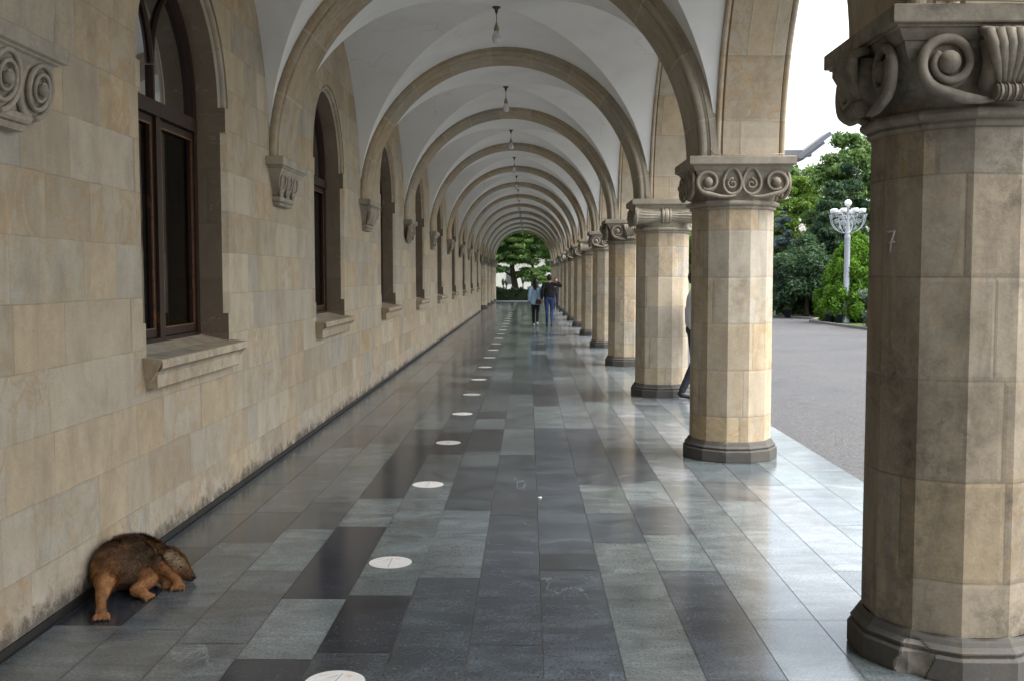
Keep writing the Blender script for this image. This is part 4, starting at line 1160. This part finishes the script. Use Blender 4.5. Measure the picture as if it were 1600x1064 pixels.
def leafmesh(name,Q,Cc,parent=None,mat=None):
    q=np.concatenate(Q); c=np.concatenate(Cc); n=len(q)
    me=bpy.data.meshes.new(name); me.vertices.add(n*4); me.vertices.foreach_set('co',q.ravel())
    me.loops.add(n*4); me.polygons.add(n); me.loops.foreach_set('vertex_index',np.arange(n*4,dtype=np.int32))
    me.polygons.foreach_set('loop_start',np.arange(n)*4); me.polygons.foreach_set('loop_total',np.full(n,4))
    me.update(); me.validate()
    ca=me.color_attributes.new('tone','FLOAT_COLOR','POINT'); ca.data.foreach_set('color',np.repeat(np.c_[c,np.ones(n)],4,axis=0).ravel())
    me.materials.append(mat or M['leaf'])
    o=bpy.data.objects.new(name,me); COL.objects.link(o)
    if parent: o.parent=parent
    return o
def trunk(parent,h,r,limbs=6,lean=(0,0),spread=.3,top=.85):
    m=MB(); n=9; P=[(lean[0]*t+.06*r*sin(t*9),lean[1]*t,h*t) for t in np.linspace(0,1,n)]
    m.tube(P,[r*(1.25-.35*min(1,t*6))*(1-.8*t)+.01 for t in np.linspace(0,1,n)],10)
    for k in range(limbs):
        t=.3+.6*k/max(1,limbs-1)*top; b=Vector((lean[0]*t,lean[1]*t,h*t)); a=k*2.4; ln=spread*h*(1.1-t)
        e=b+Vector((cos(a)*ln,sin(a)*ln,ln*.55)); m.tube([b,(b+e)/2+Vector((0,0,-.03*h*.3)),e],[r*(1-t)*.6+.012,r*(1-t)*.4+.01,.012],7)
    return m.build('trunk',M['bark'],parent)
PAL=dict(fresh=[(.10,.17,.022),(.075,.135,.022),(.135,.20,.035)],mid=[(.072,.132,.038),(.098,.165,.05),(.125,.19,.064)],dark=[(.028,.058,.03),(.042,.082,.040),(.06,.105,.052)],
 thuja=[(.105,.215,.018),(.14,.265,.025),(.075,.165,.018)],blue=[(.10,.145,.155),(.13,.175,.185),(.085,.12,.125)],grey=[(.11,.15,.11),(.15,.19,.15)],hedge=[(.012,.028,.012),(.018,.038,.016),(.024,.046,.018)],cedar=[(.085,.165,.04),(.14,.24,.07),(.21,.33,.11),(.045,.085,.035)])
def tree(name,loc,h,w,pal,label,kind='round',n=16000,size=.16,group=None,base=.15,cat='tree',tr=None):
    r=empty(name,loc); tag(r,label,cat,group)
    cs=[];rs=[]
    if kind=='round':
        for k in range(95):
            t=random.random(); z=h*(base+(1-base)*t); rad=w/2*sqrt(max(0.05,1-((t-.42)/.60)**2)); a=random.random()*2*pi; q=rad*sqrt(random.random())*.85
            s=w*random.uniform(.055,.12); cs.append((cos(a)*q,sin(a)*q,z)); rs.append((s*1.15,s*1.15,s*random.uniform(.55,.95)))
    elif kind=='cone':
        for k in range(70):
            t=random.random()**1.15; z=h*(base+(1-base)*t); rad=w/2*(1-t)**.8+.05*w; a=random.random()*2*pi; q=rad*random.uniform(.35,.95)
            s=w*random.uniform(.07,.15)*(1.15-t*.6); cs.append((cos(a)*q,sin(a)*q,z-q*.12)); rs.append((s*1.25,s*1.25,s*.6))
    elif kind=='egg':
        for k in range(300):
            t=random.random(); z=h*(.05+.93*t); rad=w/2*(1-t**1.9)**.8*(.86+.14*min(1,t*6)); a=random.random()*2*pi; q=rad*random.uniform(.7,.96)
            s=w*random.uniform(.045,.075)*(1.1-.35*t); cs.append((cos(a)*q,sin(a)*q,z*.97)); rs.append((s,s,s*1.7))
        for k in range(14):
            t=(k+.5)/14; rad=w/2*(1-t**1.9)**.8*.62; cs.append((0,0,h*(.04+.88*t))); rs.append((rad,rad,h*.06))
    elif kind=='bush':
        for k in range(34):
            a=random.random()*2*pi; q=w/2*sqrt(random.random())*.9; z=h*random.uniform(.12,.92)*(1-.35*(q/(w/2))**2); s=w*random.uniform(.1,.19)
            cs.append((cos(a)*q,sin(a)*q,z)); rs.append((s,s,s*.8))
    elif kind=='layer':
        for k in range(60):
            lv=random.randint(0,7); z=h*(base+(1-base)*(lv+.3*random.random())/8); a=random.random()*2*pi; q=w/2*(1.05-lv/11)*sqrt(random.random()); s=w*random.uniform(.07,.13)
            cs.append((cos(a)*q,sin(a)*q,z-.12*q)); rs.append((s*1.3,s*1.3,s*.30))
    q,c=leaves(n,cs,rs,size,PAL[pal],shell=.35 if kind!='egg' else .6,spread=.17 if kind!='egg' else .07,droop=.5 if kind in('layer','cone') else 0,aspect=2.0 if kind=='egg' else 1.6)
    leafmesh('crown',[q],[c],r)
    trunk(r,h*.86,(tr or max(.06,w*.03)),limbs=7 if kind in ('round','layer') else 4,spread=.25)
    return r
G='trees and shrubs beyond the forecourt'
Z=-.10
tree('thuja_shrub',(13.72,42.7,Z),3.8,3.35,'thuja','bright yellow-green cone-shaped thuja right behind the street lamp','egg',62000,.085,G,cat='shrub')
tree('dark_shrub',(13.2,48.3,Z),3.5,3.6,'dark','dark green bushy conifer left of the bright thuja','bush',26000,.13,G,base=.05,cat='shrub')
tree('dark_shrub',(14.3,50.8,Z),4.2,3.0,'dark','dark green shrub tucked behind the bushy conifer','bush',18000,.13,G,base=.05,cat='shrub')
tree('blue_spruce',(14.2,57,Z),5.5,2.4,'blue','blue-grey spruce showing beside the second column','cone',16000,.11,G,base=.03)
tree('conifer_tree',(15.5,52.0,Z),6.6,3.8,'dark','tall dark conifer between the blue spruce and the leafy tree','cone',26000,.15,G,base=.03)
tree('conifer_tree',(16.7,53.5,Z),7.7,4.0,'dark','tallest dark conifer behind the street lamp','cone',26000,.15,G,base=.03)
tree('leafy_tree',(17.7,56.5,Z),9.5,4.9,'mid','tall green broadleaf tree rising behind the conifers','round',34000,.17,G,base=.16)
tree('leafy_tree',(16.6,64,Z),8.0,4.4,'fresh','pale yellow-green broadleaf tree beside the second column','round',26000,.17,G,base=.12)
tree('leafy_tree',(21.5,58,Z),10.5,5.0,'fresh','light green broadleaf tree at the right, behind the nearest column','round',26000,.17,G,base=.12)
tree('grey_shrub',(13.35,38.4,Z),1.9,1.5,'grey','small grey-green leafy shrub right of the lamp post','bush',8000,.09,G,base=.05,cat='shrub')
tree('dark_shrub',(11.4,58,Z),3.2,3.2,'dark','dark shrub glimpsed between the second and third columns','bush',14000,.13,G,cat='shrub')
tree('leafy_tree',(11.6,66,Z),7.5,5.0,'mid','green tree glimpsed between the second and third columns','round',20000,.17,G)
# further planting along the forecourt, seen in reflections and from the side
for i,(x,y,h,w,p,kd,lab) in enumerate([(24,34,9,6,'mid','round','broad tree standing on the lawn at the far right'),(27,22,8,5,'dark','cone','dark conifer across the forecourt'),(30,10,10,7,'mid','round','large tree across the forecourt'),(29,-3,9,6,'fresh','round','pale tree across the forecourt'),(28,-16,10,7,'mid','round','broad tree behind the camera across the forecourt'),(24,46,10,6,'mid','round','tall tree behind the lamp lawn'),(20,76,10,7,'mid','round','tall tree past the end of the gallery')]):
    tree('leafy_tree' if kd=='round' else 'conifer_tree',(x,y,Z-.3 if y<33 else Z),h,w,p,lab,kd,9000,.28,G)
# street lamp
s=empty('street_lamp',(13.02,41.72,-.10)); tag(s,'ornate silver-grey street lamp with white cup shades in front of the bright thuja','street lamp')
m=MB(); m.lathe([(.0,0),(.165,0),(.17,.05),(.15,.07),(.145,.80),(.15,.84),(.175,.86),(.178,.90),(.15,.94),(.122,.97),(.118,2.0),(.112,3.40),(.118,3.42),(.125,3.50),(.118,3.56),(.095,3.60),(.085,3.9),(.055,4.2),(.05,4.68),(.07,4.70),(.07,4.74),(.0,4.75)],24); m.build('pole',M['lampmetal'],s)
m=MB()
for k in range(8):
    a=k*pi/4+.2; ca,sa=cos(a),sin(a)
    def Q(r,z): return (ca*r,sa*r,z)
    m.tube([Q(.06,3.66)]+[Q(.06+.66*sin(t),3.66+.68*(1-cos(t))) for t in np.linspace(.15,pi/2,10)]+[Q(.74,4.42)],.016,6)
    for (r0,z0,R0,hand) in ((.70,4.33,.10,1),(.45,4.17,.12,-1),(.25,4.07,.11,1),(.22,4.33,.10,-1),(.50,4.38,.085,1),(.34,3.88,.07,1)):
        pts=[]
        for q in range(20):
            t=q/19; rr=R0*(1-.8*t); b=hand*(t*3.2*pi)+.5; pts.append(Q(r0+rr*cos(b),z0+rr*sin(b)))
        m.tube(pts,.009,5)
m.build('scrollwork',M['lampmetal'],s)
def cup(a,rr):
    c=(cos(a)*rr,sin(a)*rr,4.47); q=MB(); q.lathe([(0,0),(.085,.0),(.115,.03),(.125,.12),(.118,.165),(.10,.175),(0,.178)],18,c); q.build('lamp_shade',M['opal'],s)
    q=MB(); q.lathe([(0,-.07),(.03,-.06),(.03,-.02),(.06,-.002),(0,0)],10,c); q.build('shade_holder',M['lampmetal'],s)
for k in range(8): cup(k*pi/4+.2,.60)
q=MB(); q.ball((0,0,4.88),.145,18,12); q.build('globe',M['opal'],s)
# plant pots
def pot(loc,label,plant):
    r=empty('plant_pot',loc); tag(r,label,'plant pot','dark pots by the kerb')
    q=MB(); q.lathe([(0,0),(.13,0),(.19,.38),(.215,.38),(.215,.43),(.19,.43),(.18,.37),(0,.36)],14); q.build('pot',M['pot'],r)
    a,c=leaves(500,[(0,0,.46)],[(.15,.15,.10)],.08,PAL['mid'],shell=.1); leafmesh('plant',[a],[c],r)
pot((12.25,48.0,Z-.04),'dark plastic pot on the lawn edge left of the thuja',1)
pot((12.45,42.1,Z-.04),'left one of two dark pots at the foot of the street lamp',1); pot((12.72,41.7,Z-.04),'right one of two dark pots, touching the street lamp pole',1)
# hedge and far end
r=empty('hedge',(0,76.2,-.1)); tag(r,'low dark clipped hedge across the far end of the gallery','hedge')
cs=[(x,random.uniform(-.45,.45),random.uniform(.1,1.0)) for x in np.arange(-9,6.5,.16) for _ in range(3)]; rs=[(.22,.22,.2)]*len(cs)
a,c=leaves(60000,cs,rs,.07,PAL['hedge'],shell=.2); leafmesh('foliage',[a],[c],r)
m=MB(); m.box(-9,6.4,-.4,.4,.05,.95); m.build('stems',plain('dense_hedge_twigs',(.016,.026,.012),1,.3,30),r)
r=empty('cedar_tree',(-1.0,80,-.1)); tag(r,'spreading cedar with drooping green branches beyond the far arch','tree')
cs=[];rs=[]
for (x,z,w) in [(random.uniform(-3.2,-.1),random.uniform(2.3,5.6),random.uniform(.5,.9)) for _ in range(15)]+[(random.uniform(-.1,3.2),random.uniform(2.5,5.8),random.uniform(.5,.9)) for _ in range(12)]+[(random.uniform(-3,3),random.uniform(2.8,4.0),random.uniform(.4,.7)) for _ in range(9)]+[(.9,1.75,.6),(1.6,1.6,.7),(2.3,1.75,.7),(-1.6,3.3,1.0),(-.9,3.7,1.1),(0.1,4.2,1.1),(1.1,2.4,.8),(1.7,2.2,.9),(2.4,2.6,1.0),(.6,2.0,.7),(-1.9,2.6,.9),(-2.3,1.9,.7),(-1.2,2.5,.8),(-.4,3.1,.7),(1.0,3.7,.9),(1.9,4.2,1.2),(2.9,3.6,1.1),(-2.8,3.9,1.2),(-1.5,4.8,1.4),(.2,5.3,1.4),(1.7,5.6,1.4),(3.1,5.0,1.3),(-3.2,5.2,1.4),(3.6,4.2,1.1),(0,6.3,1.7),(-3.6,3.0,1.0),(.3,3.5,.6)]:
    for k in range(4):
        cs.append((x+random.uniform(-.5,.5)*w,random.uniform(-1.6,1.6),z+random.uniform(-.12,.12))); rs.append((w*random.uniform(.45,.75),w*.7,w*random.uniform(.14,.24)))
a,c=leaves(80000,cs,rs,.12,PAL['cedar'],shell=.2,droop=.9,aspect=2.2); leafmesh('crown',[a],[c],r)
m=MB(); m.tube([(0.05,0,-.2),(.0,0,.8),(-.12,0,1.6),(-.30,0,2.6),(-.2,0,4.0),(0,0,6.2)],[.34,.27,.24,.20,.15,.06],12)
for (x,z0,z1) in ((-2.2,1.9,2.7),(1.9,2.2,2.5),(2.6,3.2,4.2),(-2.8,3.3,4.0),(1.0,1.7,2.1),(2.2,4.4,5.3),(-2.2,4.3,5.0)): m.tube([(-.2,0,z0),(x*.5,.1,z0+(z1-z0)*.7),(x,.1,z1)],[.10,.06,.02],7)
m.build('trunk',M['bark'],r)
tree('leafy_tree',(3.8,92,Z),8.5,5.5,'fresh','yellow-green tree behind the cedar, right of the far arch','round',16000,.2,None,base=.3)
tree('leafy_tree',(-9.5,66,Z),8.0,6,'mid','green tree in the yard left of the gallery end','round',9000,.25,None)
tree('leafy_tree',(-10.5,80,Z),8.5,6,'mid','green tree left of the hedge','round',9000,.25,None)
for (x,y,h,w,lab,pl_) in ((-4.6,90,8.5,6.0,'broad green tree behind the cedar, left of the far arch','mid'),(.4,94,8.8,6.5,'light green tree standing straight behind the cedar','fresh'),(4.5,88,6.8,4.5,'green tree behind the right end of the hedge','mid')):
    tree('leafy_tree',(x,y,Z),h,w,pl_,lab,'round',16000,.2,None,base=.36)
# pale distant building and poles
b=empty('distant_building',(0,112,-.4)); tag(b,'pale distant building seen under the cedar branches','building')
m=MB(); m.box(-16,14,0,8,0,4.4); m.build('wall',M['facade'],b)
m=MB(); m.box(-16.3,14.3,-.3,8.3,4.4,4.75); m.build('roof',M['roof'],b)
wm=MB(); wm.box(-.45,.45,-.03,.0,1.1,2.6); w1=wm.build('window',M['farwin'],b); w1.location=(-14,-.01,.3)
for k in range(1,10): instance(w1,b,(-14+k*3.0,-.01,.3))
def pole(x,y,h,label):
    m=MB(); m.lathe([(0,0),(.09,0),(.10,.1),(.05,.2),(.04,h-.5),(.09,h-.45),(.13,h-.2),(.08,h),(0,h+.05)],10)
    o=m.build('garden_light',M['darkmetal'],None,(x,y,-.1)); tag(o,label,'garden light','dark garden lights behind the hedge')
pole(-1.95,78.3,1.72,'leftmost dark garden light behind the hedge'); pole(-1.70,78.3,1.70,'dark garden light behind the hedge, close left of the cedar trunk')
pole(-.42,78.3,1.85,'dark garden light behind the hedge, right of the cedar trunk')

# ------------------------------------------------------------------ camera, light
cam=bpy.data.cameras.new('camera'); co=bpy.data.objects.new('camera',cam); COL.objects.link(co); S.camera=co
cam.sensor_width=36; cam.lens=1581.766/1600*36; cam.clip_end=900; cam.clip_start=.05
r_=Vector((0.99986889,0.01618230,-0.00057419)); u_=Vector((-4.38769e-04,6.25238795e-02,9.98043372e-01)); f_=Vector((-0.01618654,0.99791227,-0.06252278))
Mx=Matrix((r_,u_,-f_)).transposed().to_4x4(); Mx.translation=(0,0,1.8); co.matrix_world=Mx
W=bpy.data.worlds.new('World'); S.world=W; W.use_nodes=True; nt=W.node_tree; nt.nodes.clear()
o=nt.nodes.new('ShaderNodeOutputWorld'); bg=nt.nodes.new('ShaderNodeBackground'); sky=nt.nodes.new('ShaderNodeTexSky'); sky.sky_type='NISHITA'; sky.sun_disc=False
EL,AZ=radians(60),radians(104)
sky.sun_elevation=EL; sky.sun_rotation=AZ; sky.dust_density=4; sky.air_density=1.4
hs=nt.nodes.new('ShaderNodeHueSaturation'); hs.inputs['Saturation'].default_value=.42; hs.inputs['Value'].default_value=1.35
nt.links.new(sky.outputs[0],hs.inputs['Color'])
tc=nt.nodes.new('ShaderNodeTexCoord'); nz=nt.nodes.new('ShaderNodeTexNoise'); nz.inputs['Scale'].default_value=2.2; nz.inputs['Detail'].default_value=5
nt.links.new(tc.outputs['Generated'],nz.inputs['Vector'])
rp=nt.nodes.new('ShaderNodeValToRGB'); rp.color_ramp.elements[0].position=.3; rp.color_ramp.elements[0].color=(.85,.87,.9,1); rp.color_ramp.elements[1].position=.7; rp.color_ramp.elements[1].color=(1.12,1.11,1.1,1)
nt.links.new(nz.outputs[0],rp.inputs[0])
mx=nt.nodes.new('ShaderNodeMix'); mx.data_type='RGBA'; mx.blend_type='MULTIPLY'; mx.inputs[0].default_value=1
nt.links.new(hs.outputs[0],mx.inputs[6]); nt.links.new(rp.outputs[0],mx.inputs[7]); nt.links.new(mx.outputs[2],bg.inputs[0])
bg.inputs[1].default_value=.15; nt.links.new(bg.outputs[0],o.inputs[0])
sl=bpy.data.lights.new('sun','SUN'); sl.energy=1.15; sl.angle=radians(40); sl.color=(1,.985,.955)
so=bpy.data.objects.new('sun',sl); COL.objects.link(so)
d=Vector((sin(AZ)*cos(EL),cos(AZ)*cos(EL),sin(EL))); so.rotation_euler=d.to_track_quat('Z','Y').to_euler()
S.view_settings.view_transform='Standard'; S.view_settings.look='None'; S.view_settings.gamma=1; S.view_settings.exposure=1.38
S.render.engine='CYCLES'; c=S.cycles; c.max_bounces=10; c.diffuse_bounces=6; c.glossy_bounces=4; c.transparent_max_bounces=8; c.use_denoising=True; c.sample_clamp_indirect=8
try: c.denoiser='OPENIMAGEDENOISE'
except Exception: pass
